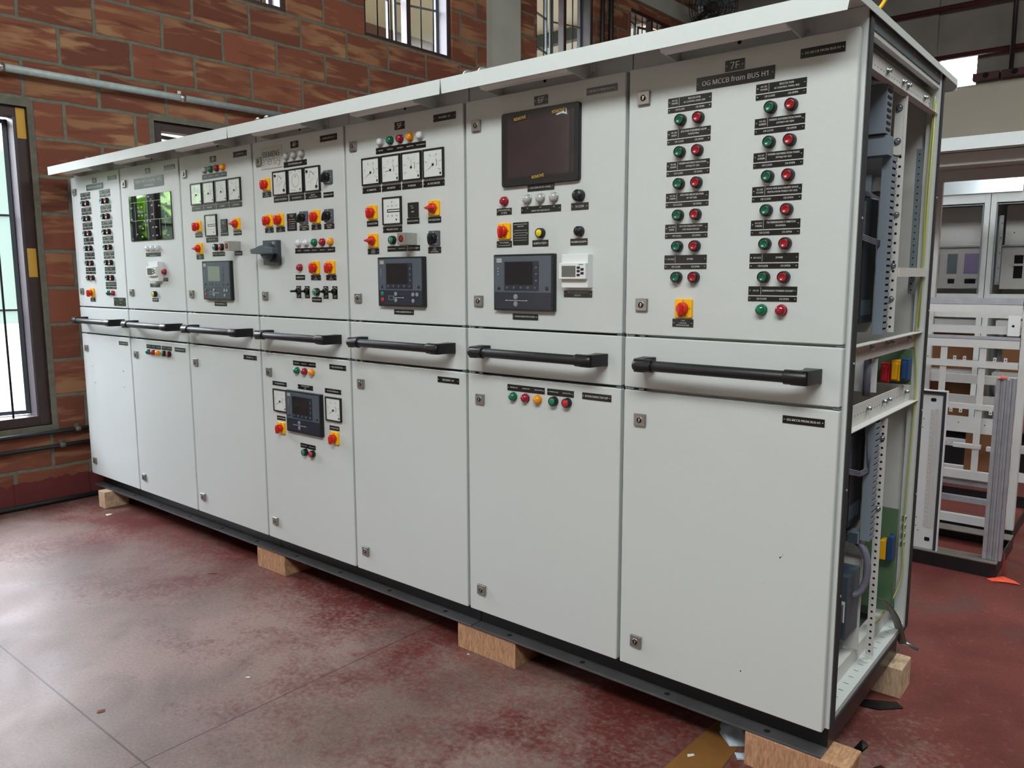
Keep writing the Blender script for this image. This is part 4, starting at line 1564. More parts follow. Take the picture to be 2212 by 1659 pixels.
t5, d5 = CAB[5]
U = d5['upper_door']
generator_front(5, U, None, 0.0)
for i, c in enumerate(('white', 'green', 'red', 'amber', 'white')):
    lamp(U, 0.199 + 0.050 * i, 1.607, c)
plate(U, 0.296, 1.578, 0.251, 0.0205, [(t_, -0.100 + 0.050 * i, 0, 0.036, 0.0036) for i, t_ in enumerate(('MAINS ON', 'BREAKER ON', 'BREAKER OFF', 'BREAKER TRIP', 'READY IN MONITOR'))])
button(U, 0.252, 1.266, 'green_b')
button(U, 0.300, 1.266, 'red_b')
ebox(U, 0.350, 1.266)
plate(U, 0.270, 1.236, 0.100, 0.0185, [('BREAKER CLOSE', -0.024, 0, 0.034, 0.004), ('BREAKER OPEN', 0.024, 0, 0.032, 0.004)])
plate(U, 0.355, 1.236, 0.060, 0.0185, ['EMERGENCY'])
selector(U, 0.458, 1.266, 'black', 0)
plate(U, 0.456, 1.227, 0.060, 0.0205, ['1-PMS', '2-MANUAL', 'MODE SELECTOR'])
controller(U, 0.297, 1.120, 'gen')

t3, d3 = CAB[3]
U = d3['upper_door']
generator_front(3, U, None, 0.006)
for i, c in enumerate(('clear', 'green', 'red', 'amber')):
    lamp(U, 0.229 + 0.050 * i, 1.610, c)
plate(U, 0.299, 1.581, 0.201, 0.0205, [(t_, -0.075 + 0.050 * i, 0, 0.036, 0.0036) for i, t_ in enumerate(('MAINS ON', 'BREAKER ON', 'BREAKER OFF', 'BREAKER TRIP'))])
button(U, 0.290, 1.270, 'green_b')
button(U, 0.338, 1.270, 'red_b')
ebox(U, 0.462, 1.270)
plate(U, 0.303, 1.240, 0.100, 0.0185, [('BREAKER CLOSE', -0.024, 0, 0.034, 0.004), ('BREAKER OPEN', 0.024, 0, 0.032, 0.004)])
plate(U, 0.463, 1.240, 0.060, 0.0185, ['EMERGENCY'])
controller(U, 0.296, 1.123, 'lcd')

# ---- 4F
t4, d4 = CAB[4]
U, Lw = d4['upper_door'], d4['lower_door']
cab_number(U, 4, 0.293)
plate(U, 0.507, 1.654, 0.101, 0.023, ['SHORE SUPPLY CB'])
q = MB()
q.rbox(0, 0, 0.150, 0.086, -0.0025, 0, 0.002, 'alu_sign', ch=0.0008)
q.text('SIEMENS', 0.0, 0.014, 0.128, 0.0215, 'teal', -0.0028)
q.text('SIEMENS', 0.0006, 0.014, 0.128, 0.0215, 'teal', -0.0031)


def stroke(b, pts, w, m, y, ox, oz, s):
    for (x0, z0), (x1, z1) in zip(pts, pts[1:]):
        d = Vector((x1 - x0, z1 - z0))
        if d.length == 0:
            continue
        d.normalize()
        n = Vector((-d.y, d.x)) * (w / 2)
        e = d * (w / 2)
        P_ = [(x0 - e.x + n.x, z0 - e.y + n.y), (x0 - e.x - n.x, z0 - e.y - n.y), (x1 + e.x - n.x, z1 + e.y - n.y), (x1 + e.x + n.x, z1 + e.y + n.y)]
        b.add([(ox + u * s, y, oz + v * s) for u, v in P_], [(0, 1, 2, 3)], m)


# the second line is drawn in rounded monoline letters
LET = {
    'e': [[(0, .5), (.8, .5), (.8, .75), (.6, 1), (.2, 1), (0, .75), (0, .25), (.2, 0), (.8, 0)]],
    'n': [[(0, 0), (0, .8), (.2, 1), (.6, 1), (.8, .8), (.8, 0)]],
    'r': [[(0, 0), (0, .8), (.2, 1), (.55, 1)]],
    'g': [[(.8, 1), (.2, 1), (0, .8), (0, .25), (.2, 0), (.8, 0), (.8, .5), (.45, .5)]],
    'y': [[(0, 1), (0, .7), (.2, .45), (.8, .45)], [(.8, 1), (.8, 0), (.6, -.3), (.2, -.3)]],
}
xx = -0.066
for ch in 'energy':
    for st in LET[ch]:
        stroke(q, st, 0.13, 'gprint', -0.0029, xx, -0.026, 0.021)
    xx += (0.016 if ch == 'r' else 0.0235)
q.build('company_sign', U, (0.134, 0, 1.617), )
for i in range(3):
    lamp(U, 0.243 + 0.050 * i, 1.611, 'clear')
plate(U, 0.293, 1.5795, 0.151, 0.0205, ['SYNCHRONISING LAMP'])
selector(U, 0.096, 1.513, 'red', 0)
plate(U, 0.092, 1.473, 0.061, 0.0205, ['SINGLE', 'DUAL', 'BUS SELECTOR'])
for x, m_, tx in ((0.192, 'dual', ['DOUBLE VOLTMETER']), (0.298, 'sync', ['SYNCHROSCOPE']), (0.404, 'dual', ['DOUBLE', 'FREQUENCY METER'])):
    meter(U, x, 1.5115, m_)
    plate(U, x - 0.002, 1.448, 0.099, 0.0205, tx)
selector(U, 0.500, 1.511, 'black', 20)
plate(U, 0.497, 1.4465, 0.060, 0.0195, ['MANUAL SYNC'])
for x, kd, tx in ((0.102, 'red', ['1-OFF', '2-ON', 'SELECTOR']), (0.181, 'red', ['1-OFF', '2-ON', 'SELECTOR']), (0.340, 'black', ['SYNCHRONISING', 'SWITCH']), (0.418, 'red', ['1-AUTO', '2-MAN', 'SELECTOR']), (0.498, 'black', ['SYNC MODE', 'SWITCH'])):
    selector(U, x, 1.368, kd, 0 if kd == 'red' else 25)
    plate(U, x - 0.003, 1.329, 0.060, 0.0195, tx)
plate(U, 0.257, 1.355, 0.063, 0.068, [('OPERATION', 0, 0.027, 0.04, 0.0035), ('SEQUENCE', 0, 0.021, 0.03, 0.0035)] + [('STEP %d OPERATION' % (i + 1), 0, 0.010 - i * 0.0085, 0.046, 0.0034) for i in range(5)])
for i, c in enumerate(('white', 'white', 'green', 'red', 'amber')):
    lamp(U, 0.302 + 0.0505 * i, 1.271, c)
plate(U, 0.399, 1.241, 0.253, 0.0195, [(t_, -0.100 + 0.050 * i, 0, 0.036, 0.0036) for i, t_ in enumerate(('SHORE ON', 'SYNCHRONISED', 'BREAKER ON', 'BREAKER OFF', 'BREAKER TRIP'))])
lamp(U, 0.303, 1.175, 'red')
plate(U, 0.299, 1.136, 0.060, 0.0195, ['UNDER VOLT'])
for x in (0.404, 0.500):
    selector(U, x, 1.174, 'red', 0)
    plate(U, x - 0.003, 1.135, 0.061, 0.0195, ['OFF', 'ON', 'SELECTOR'])
for x in (0.286, 0.342, 0.461, 0.517):
    toggle(U, x, 1.078)
button(U, 0.409, 1.080, 'green_b')
plate(U, 0.402, 1.049, 0.060, 0.0185, ['PARALLELING'])
# big isolator handle
iso = MB()
iso.rbox(0, 0, 0.100, 0.100, -0.020, 0, 0.003, 'bigbase', ch=0.001)
iso.box(0.018, 0.036, -0.0206, -0.020, 0.034, 0.044, 'duct')
iso.lathe([(0.036, 0.018), (0.034, 0.034), (0.030, 0.044), (0.022, 0.052)], 'bigknob', n=28)
iso.build('isolator_switch', U, (0.125, 0, 1.237))
lever = MB()
lever.prism([(-0.090, 0.010), (-0.060, 0.013), (-0.030, 0.021), (0.0, 0.024), (0.020, 0.016), (0.062, 0.012), (0.072, 0.010), (0.072, -0.012), (-0.030, -0.013), (-0.085, -0.010)], -0.066, -0.040, 'bigknob', axis='Y')
lever.build('isolator_lever', U, (0.140, 0, 1.243), bevel=0.003)
# lower door of 4F
plate(Lw, 0.303, 0.788, 0.150, 0.0195, [('BREAKER ON', -0.050, 0, 0.032, 0.0038), ('BREAKER OFF', 0, 0, 0.032, 0.0038), ('BREAKER TRIP', 0.050, 0, 0.032, 0.0038)])
for x, c in ((0.257, 'green'), (0.308, 'red'), (0.357, 'amber')):
    lamp(Lw, x, 0.758, c)
plate(Lw, 0.518, 0.789, 0.101, 0.0195, ['BUS COUPLER CB5'])
plate(Lw, 0.125, 0.692, 0.100, 0.0175, ['AC VOLTMETER-H1'])
plate(Lw, 0.305, 0.692, 0.100, 0.0185, ['PPM BUS COUPLER', 'CB5'])
plate(Lw, 0.484, 0.692, 0.100, 0.0185, ['AC VOLTMETER-H2'])
meter(Lw, 0.130, 0.621, 'volt')
meter(Lw, 0.488, 0.621, 'volt')
controller(Lw, 0.302, 0.587, 'inter')
plate(Lw, 0.127, 0.545, 0.060, 0.0175, ['VM SELECTOR'])
plate(Lw, 0.486, 0.545, 0.060, 0.0175, ['VM SELECTOR'])
selector(Lw, 0.131, 0.504, 'red', 0)
selector(Lw, 0.490, 0.506, 'red', 0)
plate(Lw, 0.308, 0.447, 0.101, 0.0185, [('BREAKER CLOSE', -0.024, 0, 0.034, 0.004), ('BREAKER OPEN', 0.024, 0, 0.032, 0.004)])
button(Lw, 0.293, 0.421, 'green_b')
button(Lw, 0.342, 0.421, 'red_b')

# ---- 2F
t2, d2 = CAB[2]
U = d2['upper_door']
cab_number(U, 2, 0.298)
plate(U, 0.512, 1.651, 0.101, 0.022, ['OG MCCB FROM BUS H2'])
plate(U, 0.300, 1.598, 0.300, 0.050, [('MAIN SWITCH BOARD-FWD.', 0, 0.009, 0.262, 0.017), ('415V,3PHASE,50HZ', 0, -0.014, 0.13, 0.010)])
q = MB()
q.rbox(0, 0, 0.426, 0.222, -0.005, 0, 0.001, 'pane_b', ch=0.0005)
y = -0.0053
for a in ((-0.190, 0.190, 0.0770, 0.0782), (-0.190, 0.190, -0.0122, -0.0110), (-0.150, -0.149, -0.090, 0.077), (0.150, 0.151, -0.090, 0.077), (0.095, 0.096, -0.09, -0.012), (-0.05, -0.049, -0.09, -0.012), (-0.05, -0.049, -0.012, 0.077), (0.04, 0.041, -0.012, 0.077)):
    q.box(a[0], a[1], y, y + 0.0004, a[2], a[3], 'white')
for x, z in ((-0.060, 0.098), (-0.030, 0.100), (0.0, 0.098), (-0.185, 0.052), (-0.11, 0.050), (-0.075, 0.052), (-0.11, 0.012), (-0.075, 0.012), (0.03, 0.055), (0.03, 0.012), (-0.185, -0.004), (-0.055, -0.018), (-0.025, -0.018), (0.005, -0.020), (-0.075, -0.052), (0.03, -0.050), (0.062, -0.050), (-0.085, -0.092), (0.025, -0.090), (0.065, -0.090), (0.165, 0.058), (0.165, -0.004), (0.10, 0.05)):
    q.lathe([(0.0044, 0.005), (0.0040, 0.008), (0.002, 0.0095)], 'white', (x, 0, z), n=10)
for x, z, t_ in ((0.185, 0.095, 'H1'), (0.16, 0.030, 'SHORE'), (0.175, -0.092, 'MIMIC'), (0.150, -0.070, 'COUPLER'), (-0.19, -0.100, 'H2'), (-0.14, -0.078, 'GEN'), (0.02, 0.085, 'BUS')):
    q.text(t_, x, z, 0.034, 0.006, 'white', y)
q.build('mimic_panel', U, (0.301, 0, 1.430), )
for x in (0.260, 0.310, 0.360):
    lamp(U, x, 1.279, 'white')
plate(U, 0.303, 1.249, 0.149, 0.0185, [('L1', -0.050, 0.004, 0.008, 0.004), ('L2', 0, 0.004, 0.008, 0.004), ('L3', 0.050, 0.004, 0.008, 0.004), ('EARTH TEST LAMP BUS H2', 0, -0.004, 0.085, 0.0042)])
insulation_monitor(U, 0.344, 1.166)
plate(U, 0.301, 1.098, 0.098, 0.0175, ['INSULATION MONITOR', 'BUS-H2'])
lamp(U, 0.413, 1.164, 'red')
plate(U, 0.406, 1.127, 0.060, 0.0165, ['INSULATION LOW', 'H2 BUS'])
button(U, 0.304, 1.055, 'yellow_b')
plate(U, 0.297, 1.026, 0.060, 0.017, ['EARTH TEST'])
q = MB()
for x, z in ((0.235, 1.200), (0.265, 1.200), (0.235, 1.150), (0.265, 1.150), (0.235, 1.120)):
    q.disc(x, -0.0003, z, 0.0016, 'hole', 8)
q.disc(0.250, -0.0003, 1.175, 0.0042, 'hole', 12)
q.build('drill_hole', U)

# ---- 1F
t1, d1 = CAB[1]
U, Lw = d1['upper_door'], d1['lower_door']
cab_number(U, 1, 0.305)
plate(U, 0.302, 1.6195, 0.203, 0.0315, [('OG MCCB from BUS H2', 0, 0, 0.172, 0.0185)])
plate(U, 0.513, 1.650, 0.101, 0.0215, ['OG MCCB FROM BUS H2'])
feeder_columns(U, [('H2-P%d|%dKW' % (2 * i + 2, 30 + 17 * i), [['AC CONTROL PANEL', 'STEERING GEAR', 'POWER DISTRIBUTION', 'FOR PDB', 'FREQUENCY CONV', ''][i], ['PANEL(A)', 'PUMP(PORT)', 'PANEL(A)', '(N)', '(N)', ''][i]]) if i < 5 else ('H2-P12', ['SPARE']) for i in range(6)],
               [('H2-P%d|%dKW' % (2 * i + 3, 40 + 21 * i), [['AC CONTROL PANEL', 'POWER DISTRIBUTION', 'POWER DISTRIBUTION', 'MACHINERY SPACE', 'TO EMERGENCY SWITCH'][i], ['PANEL(A)', 'PANEL(N)', 'PANEL(A)', 'VENTILATION', 'BOARD(N)'][i]]) if i < 5 else (('H2-P13', ['SPARE']) if i == 5 else ('H2-P1', ['EMERGENCY POWER SOCKET'])) for i in range(7)])
selector(U, 0.184, 1.053, 'red', 0)
plate(U, 0.181, 1.014, 0.060, 0.0195, ['1-PMS', '2-MANUAL', 'MODE SELECTOR'])
plate(U, 0.508, 1.009, 0.135, 0.044, [('SIEMENS', -0.050, 0.010, 0.022, 0.005), ('RATED VOLTAGE 415V', 0.015, 0.014, 0.05, 0.0035), ('FREQUENCY 50HZ', 0.015, 0.007, 0.05, 0.0035), ('TYPE', -0.03, 0.0, 0.02, 0.0035), ('SERIAL NO', 0.01, -0.007, 0.04, 0.0035), ('YEAR', -0.03, -0.014, 0.02, 0.0035)])
q = MB()
for x, z in ((0.116, 0.639), (0.491, 0.638), (0.13, 0.545), (0.49, 0.55)):
    q.lathe([(0.004, 0), (0.004, 0.002), (0.002, 0.003)], 'screw', (x, 0, z), n=8)
q.build('panel_screw', Lw)

# ---- eye bolts screwed into the tops


def m_eye():
    b = MB()
    b.lathe([(0.018, 0), (0.018, 0.008), (0.009, 0.010), (0.009, 0.018)], 'zinc', axis='Z', n=16)
    pts = [(0, 0.020 * math.cos(a), 0.036 + 0.020 * math.sin(a)) for a in [2 * PI * i / 20 for i in range(21)]]
    pts = [(p[1], 0, p[2]) for p in pts]
    b.tube(pts, 0.006, 'zinc', 8)
    return b


for k, x in ((1, 0.10), (3, 0.570), (4, 0.030), (5, 0.563), (6, 0.025)):
    inst('eye_bolt', CACHE, 'eye', m_eye, CAB[k][0], (x, 0.055, 1.741), label='zinc plated lifting eye bolt')

# ---- open side of 7F: everything faces the front doors, seen edge-on through the opening


def strip_with_holes(x0, x1, y, z0, z1, m, pitch=0.025, r=0.0035, depth=0.02, skip=()):
    b = MB()
    b.box(x0, x1, y, y + 0.002, z0, z1, m)
    b.box(x0, x0 + 0.002, y + 0.002, y + depth, z0, z1, m)
    z = z0 + pitch * 0.6
    while z < z1 - 0.005:
        b.disc((x0 + x1) / 2, y - 0.0004, z, r, 'hole', 10)
        z += pitch
    return b


def bolt(b, p, axis='Y', r=0.009):
    b.lathe([(r, 0), (r, 0.002), (r * 0.62, 0.002), (r * 0.60, 0.009), (r * 0.45, 0.011)], 'zinc', p, axis=axis, n=12)


P7 = t7
q = MB()
q.box(0.05, 0.572, 0.352, 0.356, 0.985, 1.60, 'paint_in')
q.box(0.05, 0.572, 0.352, 0.356, 0.08, 0.745, 'paint_in')
q.build('mounting_plate', P7)
q = MB()
q.box(0.30, 0.578, 0.355, 0.358, 0.822, 0.915, 'module')
q.tube([(0.560, 0.33, 0.815), (0.560, 0.33, 0.92)], 0.010, 'hose', 10)
q.build('inner_cover', P7)
for i, (z0, z1) in enumerate(((1.015, 1.335), (0.465, 0.730))):
    b = MB()
    b.box(0.44, 0.558, 0.235, 0.350, z0, z1, 'breaker_d')
    b.box(0.44, 0.556, 0.205, 0.235, z0 + 0.01, z0 + 0.085, 'breaker')
    b.box(0.44, 0.560, 0.205, 0.235, z1 - 0.10, z1 - 0.01, 'breaker')
    b.box(0.44, 0.548, 0.195, 0.235, z0 + 0.085, z1 - 0.10, 'breaker')
    b.disc(0.552, 0.2045, z1 - 0.03, 0.005, 'hole', 10)
    b.disc(0.545, 0.2045, z0 + 0.03, 0.005, 'hole', 10)
    b.box(0.548, 0.556, 0.1945, 0.195, z0 + 0.09, z0 + 0.19, 'module')
    b.box(0.558, 0.559, 0.24, 0.33, z0 + 0.02, z0 + 0.06, 'breaker')
    b.build('circuit_breaker', P7, bevel=0.002)
b = MB()
b.box(0.44, 0.568, 0.235, 0.345, 0.150, 0.330, 'breaker')
b.box(0.44, 0.560, 0.215, 0.235, 0.16, 0.25, 'bigbase')
b.box(0.552, 0.564, 0.2345, 0.235, 0.20, 0.26, 'module')
b.build('contactor', P7, bevel=0.003)


def duct(x0, x1, y0, y1, z0, z1, name='wire_duct'):
    b = MB()
    b.box(x0, x1, y0, y0 + 0.004, z0, z1, 'duct')
    b.box(x0, x0 + 0.002, y0 + 0.004, y1, z0, z1, 'duct')
    z = z0
    while z < z1 - 0.012:
        b.box(x1 - 0.002, x1, y0 + 0.006, y1, z, z + 0.011, 'duct')
        b.box(x1 - 0.004, x1 - 0.003, y0 + 0.006, y1, z + 0.011, z + 0.0165, 'hole')
        z += 0.0165
    return b.build(name, P7)


duct(0.574, 0.598, 0.300, 0.350, 0.985, 1.452)
duct(0.574, 0.598, 0.300, 0.350, 0.420, 0.750)
b = MB()
b.box(0.30, 0.590, 0.250, 0.300, 1.492, 1.612, 'duct')
b.box(0.30, 0.596, 0.262, 0.310, 1.440, 1.488, 'duct')
for i in range(7):
    b.box(0.590, 0.5915, 0.256, 0.290, 1.500 + i * 0.0155, 1.506 + i * 0.0155, 'hole')
b.build('top_wire_duct', P7)
strip_with_holes(0.580, 0.6005, 0.405, 0.985, 1.605, 'paint_in').build('perforated_upright', P7)
strip_with_holes(0.580, 0.6005, 0.405, 0.050, 0.745, 'paint_in', 0.020).build('perforated_upright', P7)
b = MB()
b.box(0.572, 0.594, 0.398, 0.401, 1.455, 1.60, 'paint_in')
bolt(b, (0.583, 0.398, 1.575))
bolt(b, (0.583, 0.398, 1.490))
b.build('plate_bracket', P7)
b = MB()
for z in (1.30, 1.165, 1.075, 0.690, 0.488):
    bolt(b, (0.590, 0.404, z), r=0.0075)
b.build('rail_bolt', P7)
strip_with_holes(0.575, 0.592, 0.640, 1.085, 1.500, 'galv', 0.0185, 0.0022).build('rear_perforated_rail', P7)
b = MB()
b.box(0.585, 0.600, 0.430, 0.735, 1.135, 1.160, 'paint_in')
b.build('cross_strap', P7)


def side_rail(z0, z1, flip):
    b = MB()
    b.box(0.578, 0.581, 0.062, 0.742, z0, z1, 'paint_in')
    zt = z1 if flip > 0 else z0 - 0.002
    b.box(0.581, 0.601, 0.062, 0.742, zt - (0.002 if flip > 0 else 0), zt + (0 if flip > 0 else 0.002), 'paint_in')
    for i in range(26):
        b.disc(0.5814, 0.09 + i * 0.025, (z0 + z1) / 2, 0.0022, 'hole', 8, axis='X')
    for yy in (0.27, 0.42, 0.47, 0.66):
        bolt(b, (0.581, yy, (z0 + z1) / 2 + 0.006), axis='X', r=0.009)
    b.build('side_rail', P7)


side_rail(1.612, 1.664, -1)
side_rail(0.922, 0.968, 1)
side_rail(0.757, 0.812, -1)
for a_ in ((0.20, 0.600, 0.815, 0.920), (0.20, 0.590, 0.10, 0.43)):
    b = MB()
    b.box(a_[0], a_[1], 0.640, 0.644, a_[2], a_[3], 'acry')
    b.build('barrier_sheet', P7)
for m_, x0, x1, dz in (('bred', 0.523, 0.550, 0.0), ('byel', 0.552, 0.578, 0.010), ('bblue', 0.579, 0.5995, 0.016)):
    b = MB()
    b.box(x0, x1, 0.600, 0.640, 0.822 + dz * 0.6, 0.880 + dz, m_)
    b.box(x0 + 0.006, x1 - 0.004, 0.585, 0.600, 0.828 + dz * 0.6, 0.872 + dz, m_)
    b.build('busbar_support', P7, bevel=0.002, )['label'] = {'bred': 'red', 'byel': 'yellow', 'bblue': 'blue'}[m_] + ' moulded busbar support'
for m_, x0, x1, z0, z1 in (('byel', 0.552, 0.570, 0.275, 0.335), ('bblue', 0.572, 0.588, 0.275, 0.350)):
    b = MB()
    b.box(x0, x1, 0.600, 0.640, z0, z1, m_)
    b.build('busbar_support', P7, bevel=0.002)['label'] = ('yellow' if m_ == 'byel' else 'blue') + ' moulded busbar support, low down'
b = MB()
for z in (0.30, 0.328, 0.356, 0.384):
    bolt(b, (0.582, 0.735, z), axis='X', r=0.008)
b.build('earth_bar_bolt', P7)
b = MB()
b.tube([(0.592, 0.735, 1.66), (0.588, 0.728, 1.4), (0.590, 0.730, 1.15), (0.586, 0.728, 0.95), (0.594, 0.732, 0.80), (0.590, 0.728, 0.5), (0.588, 0.730, 0.32), (0.592, 0.726, 0.20), (0.578, 0.68, 0.12), (0.560, 0.58, 0.08)], 0.0024, 'ygw', 8, curve=True)
b.tube([(0.595, 0.736, 1.64), (0.593, 0.728, 1.2), (0.591, 0.728, 0.98)], 0.0022, 'ygw', 8)
b.build('earth_wire', P7)
b = MB()
b.tube([(0.560, 0.325, 0.405), (0.582, 0.315, 0.392), (0.595, 0.312, 0.35), (0.592, 0.312, 0.30), (0.576, 0.300, 0.266), (0.54, 0.285, 0.262), (0.50, 0.28, 0.28)], 0.0095, 'hose', 12, curve=True)
b.build('corrugated_hose', P7)
b = MB()
b.box(0.40, 0.572, 0.335, 0.345, 0.365, 0.405, 'steel')
for x in (0.50, 0.54):
    b.rbox(x, 0.385, 0.022, 0.006, 0.3345, 0.336, 0.0028, 'white')
b.box(0.45, 0.572, 0.30, 0.335, 0.408, 0.440, 'duct')
for i in range(4):
    b.box(0.47 + i * 0.026, 0.49 + i * 0.026, 0.29, 0.30, 0.410, 0.436, 'breaker')
b.build('din_rail', P7)
b = MB()
b.box(0.40, 0.574, 0.335, 0.350, 1.358, 1.395, 'steel')
b.box(0.48, 0.545, 0.318, 0.335, 1.352, 1.40, 'duct')
b.build('din_rail', P7)
for i in range(4):
    b = MB()
    o_ = i * 0.004
    b.tube([(0.535, 0.21, 1.245 - o_), (0.560, 0.20, 1.242 - o_), (0.575, 0.25, 1.232 - o_), (0.580, 0.298, 1.228 - o_)], 0.0017, 'hose', 6)
    b.build('wire', P7)
    b = MB()
    b.tube([(0.535, 0.21, 0.640 - o_), (0.560, 0.20, 0.636 - o_), (0.578, 0.25, 0.622 - o_), (0.588, 0.298, 0.626 - o_)], 0.0017, 'hose', 6)
    b.build('wire', P7)
    b = MB()
    b.tube([(0.50, 0.33, 1.345 - o_), (0.54, 0.30, 1.345 + o_), (0.57, 0.298, 1.338)], 0.0016, 'hose', 6)
    b.build('wire', P7)
    b = MB()
    b.tube([(0.578, 0.300, 0.72), (0.585 + o_ * 0.5, 0.290, 0.66), (0.588, 0.292, 0.625)], 0.0016, 'hose', 6)
    b.build('wire', P7)
b = MB()
pts = [(0.575, 0.55, 0.17), (0.590, 0.60, 0.13), (0.600, 0.66, 0.07), (0.608, 0.70, 0.0), (0.612, 0.705, -0.02)]
for i in range(len(pts) - 1):
    pass
b.tube(pts, 0.003, 'braid', 8, ry=0.015, curve=True)
b.tube([(0.602, 0.705, -0.018), (0.622, 0.712, -0.022), (0.655, 0.722, -0.034)], 0.006, 'zinc', 10)
b.build('earth_braid', P7)['label'] = 'flat tinned earthing braid hanging out over the sill'
b = MB()
b.tube([(0.30, 0.35, 1.67), (0.40, 0.40, 1.69), (0.50, 0.42, 1.665), (0.57, 0.55, 1.665), (0.575, 0.66, 1.67)], 0.0035, 'hose', 6, curve=True)
b.tube([(0.30, 0.30, 1.66), (0.42, 0.36, 1.68), (0.52, 0.46, 1.672), (0.57, 0.60, 1.668)], 0.0035, 'gasket', 6, curve=True)
b.build('loose_wire', P7)
b = MB()
b.tube([(0.30, 0.30, 1.920), (0.50, 0.24, 1.920), (0.548, 0.215, 1.935), (0.60, 0.24, 2.02), (0.75, 0.45, 2.5), (0.95, 0.8, 3.4), (1.1, 1.1, 4.75)], 0.0045, 'yellow', 8, curve=True)
tag(b.build('yellow_cable'), 'yellow cable rising from the canopy top of the 7F cubicle', 'cable')

# rear cover standing just behind the open end
rc = thing('rear_cover_panel', 'narrow grey rear cover panel with dark seal hanging behind the open end of cubicle 7F', 'panel', (0.30, 0.795, Z0 + 0.90))
b = MB()
b.box(-0.28, 0.298, 0, 0.003, 0, 0.70, 'paint')
b.box(0.294, 0.298, 0.003, 0.022, 0, 0.70, 'paint')
b.build('sheet', rc)
b = MB()
b.box(0.286, 0.294, 0.003, 0.012, 0.01, 0.69, 'gasket')
b.build('seal', rc)

# ------------------------------------------------------------------ canopies and plinth sections
for (a, z_, lb) in ((1, 3, 'pale rain canopy over the three cubicles nearest the brick wall'), (4, 5, 'pale rain canopy over the 4F and 5F cubicles, middle section'), (6, 7, 'pale rain canopy over the 6F and 7F cubicles at the near end')):
    xa = (a - 7) * PITCH - 0.003 + (0.001 if a > 1 else -0.008)
    xb = (z_ - 6) * PITCH - 0.003 - (0.001 if z_ < 7 else -0.010)
    t = thing('rain_canopy', lb, 'canopy', (xa, 0, Z0 + 1.7362), 0, 'rain canopies on the switchboard')
    w = xb - xa
    b = MB()
    b.box(0, w, -0.108, 0.93, 0.0, 0.0022, 'canopy')
    b.build('roof_sheet', t)
    b = MB()
    b.prism([(0.004, -0.042), (w - (0.014 if z_ == 7 else 0.004), -0.042), (w - (0.006 if z_ == 7 else 0), 0.0022), (0, 0.0022)], -0.1105, -0.1082, 'canopy', axis='Y')
    b.build('front_lip', t)
    b = MB()
    b.box(0, w, 0.93, 0.932, -0.03, 0.0022, 'canopy')
    b.build('rear_lip', t)
    if a > 1:
        q = MB()
        q.add([(0.0, -0.108, 0.0025), (0.07, -0.108, 0.0025), (0.0, -0.06, 0.018)], [(0, 1, 2)], 'canopy')
        q.add([(0.0, -0.108, 0.0025), (0.0, -0.06, 0.018), (0.002, -0.04, 0.0025)], [(0, 1, 2)], 'canopy')
        q.build('corner_fold', t)
    # side lip at the ends of the row
    if z_ == 7 or a == 1:
        q = MB()
        x = w if z_ == 7 else 0.0
        q.box(x - 0.001, x + 0.001, -0.108, 0.93, -0.016, 0.0022, 'canopy')
        q.build('side_lip', t)

for (a, z_, lb) in ((1, 3, 'black steel channel plinth under the three cubicles nearest the brick wall'), (4, 5, 'black steel channel plinth under the 4F and 5F cubicles'), (6, 7, 'black steel channel plinth under the 6F and 7F cubicles at the near end')):
    xa = (a - 7) * PITCH - 0.003 + 0.002
    xb = (z_ - 6) * PITCH - 0.003 - (0.002 if z_ < 7 else 0.010)
    t = thing('steel_plinth', lb, 'plinth', (xa, 0, Z0 - 0.075), 0, 'channel plinths under the switchboard')
    w = xb - xa
    b = MB()
    b.box(0, w, 0.060, 0.066, 0.0, 0.078, 'basesteel')
    b.box(0, w, 0.030, 0.060, 0.072, 0.078, 'basesteel')
    b.box(0, w, 0.720, 0.726, 0.0, 0.078, 'basesteel')
    b.box(0, 0.006, 0.066, 0.720, 0.0, 0.078, 'basesteel')
    b.box(w - 0.006, w, 0.066, 0.720, 0.0, 0.078, 'basesteel')
    b.build('channel_web', t)
    b = MB()
    b.box(0, w, 0.008, 0.060, 0.0, 0.0065, 'flange')
    r_ = MB()
    r_.box(0, w, 0.726, 0.768, 0.0, 0.0065, 'flange')
    r_.build('channel_flange', t)
    n = int(round(w / PITCH)) * 2
    for i in range(n):
        x = w * (i + 0.5) / n
        b.disc(x, 0.034, 0.0068, 0.009, 'hole', 14, axis='Z')
    b.build('channel_flange', t, bevel=0.001)

# ------------------------------------------------------------------ timber blocks
BL = [('pale square timber block under the far left end of the plinth', (-3.475, -3.395, -0.035, 0.10), 'wood_p'),
      ('timber block with chamfered edge under the plinth below the 4F cubicle', (-1.935, -1.722, 0.012, 0.16), 'wood'),
      ('timber block under the plinth joint between the 5F and 6F cubicles', (-0.678, -0.414, 0.014, 0.14), 'wood'),
      ('timber block sticking out under the near right corner of the plinth', (0.392, 0.660, 0.006, 0.112), 'wood'),
      ('pale timber block under the rear right corner of the plinth', (0.43, 0.632, 0.630, 0.745), 'wood_p'),
      ]
for lb, (x0, x1, y0, y1), m_ in BL:
    b = MB()
    h = 0.0945
    w, d = x1 - x0, y1 - y0
    c = 0.008 if 'chamfered' in lb else 0.002
    b.prism([(0, 0), (w, 0), (w, h - c), (w - c, h), (0, h)], 0, d, m_, axis='Y')
    o = b.build('timber_block', None, (x0, y0, 0.0), bevel=0.0015)
    tag(o, lb, 'wood block', 'timber blocks carrying the plinth')

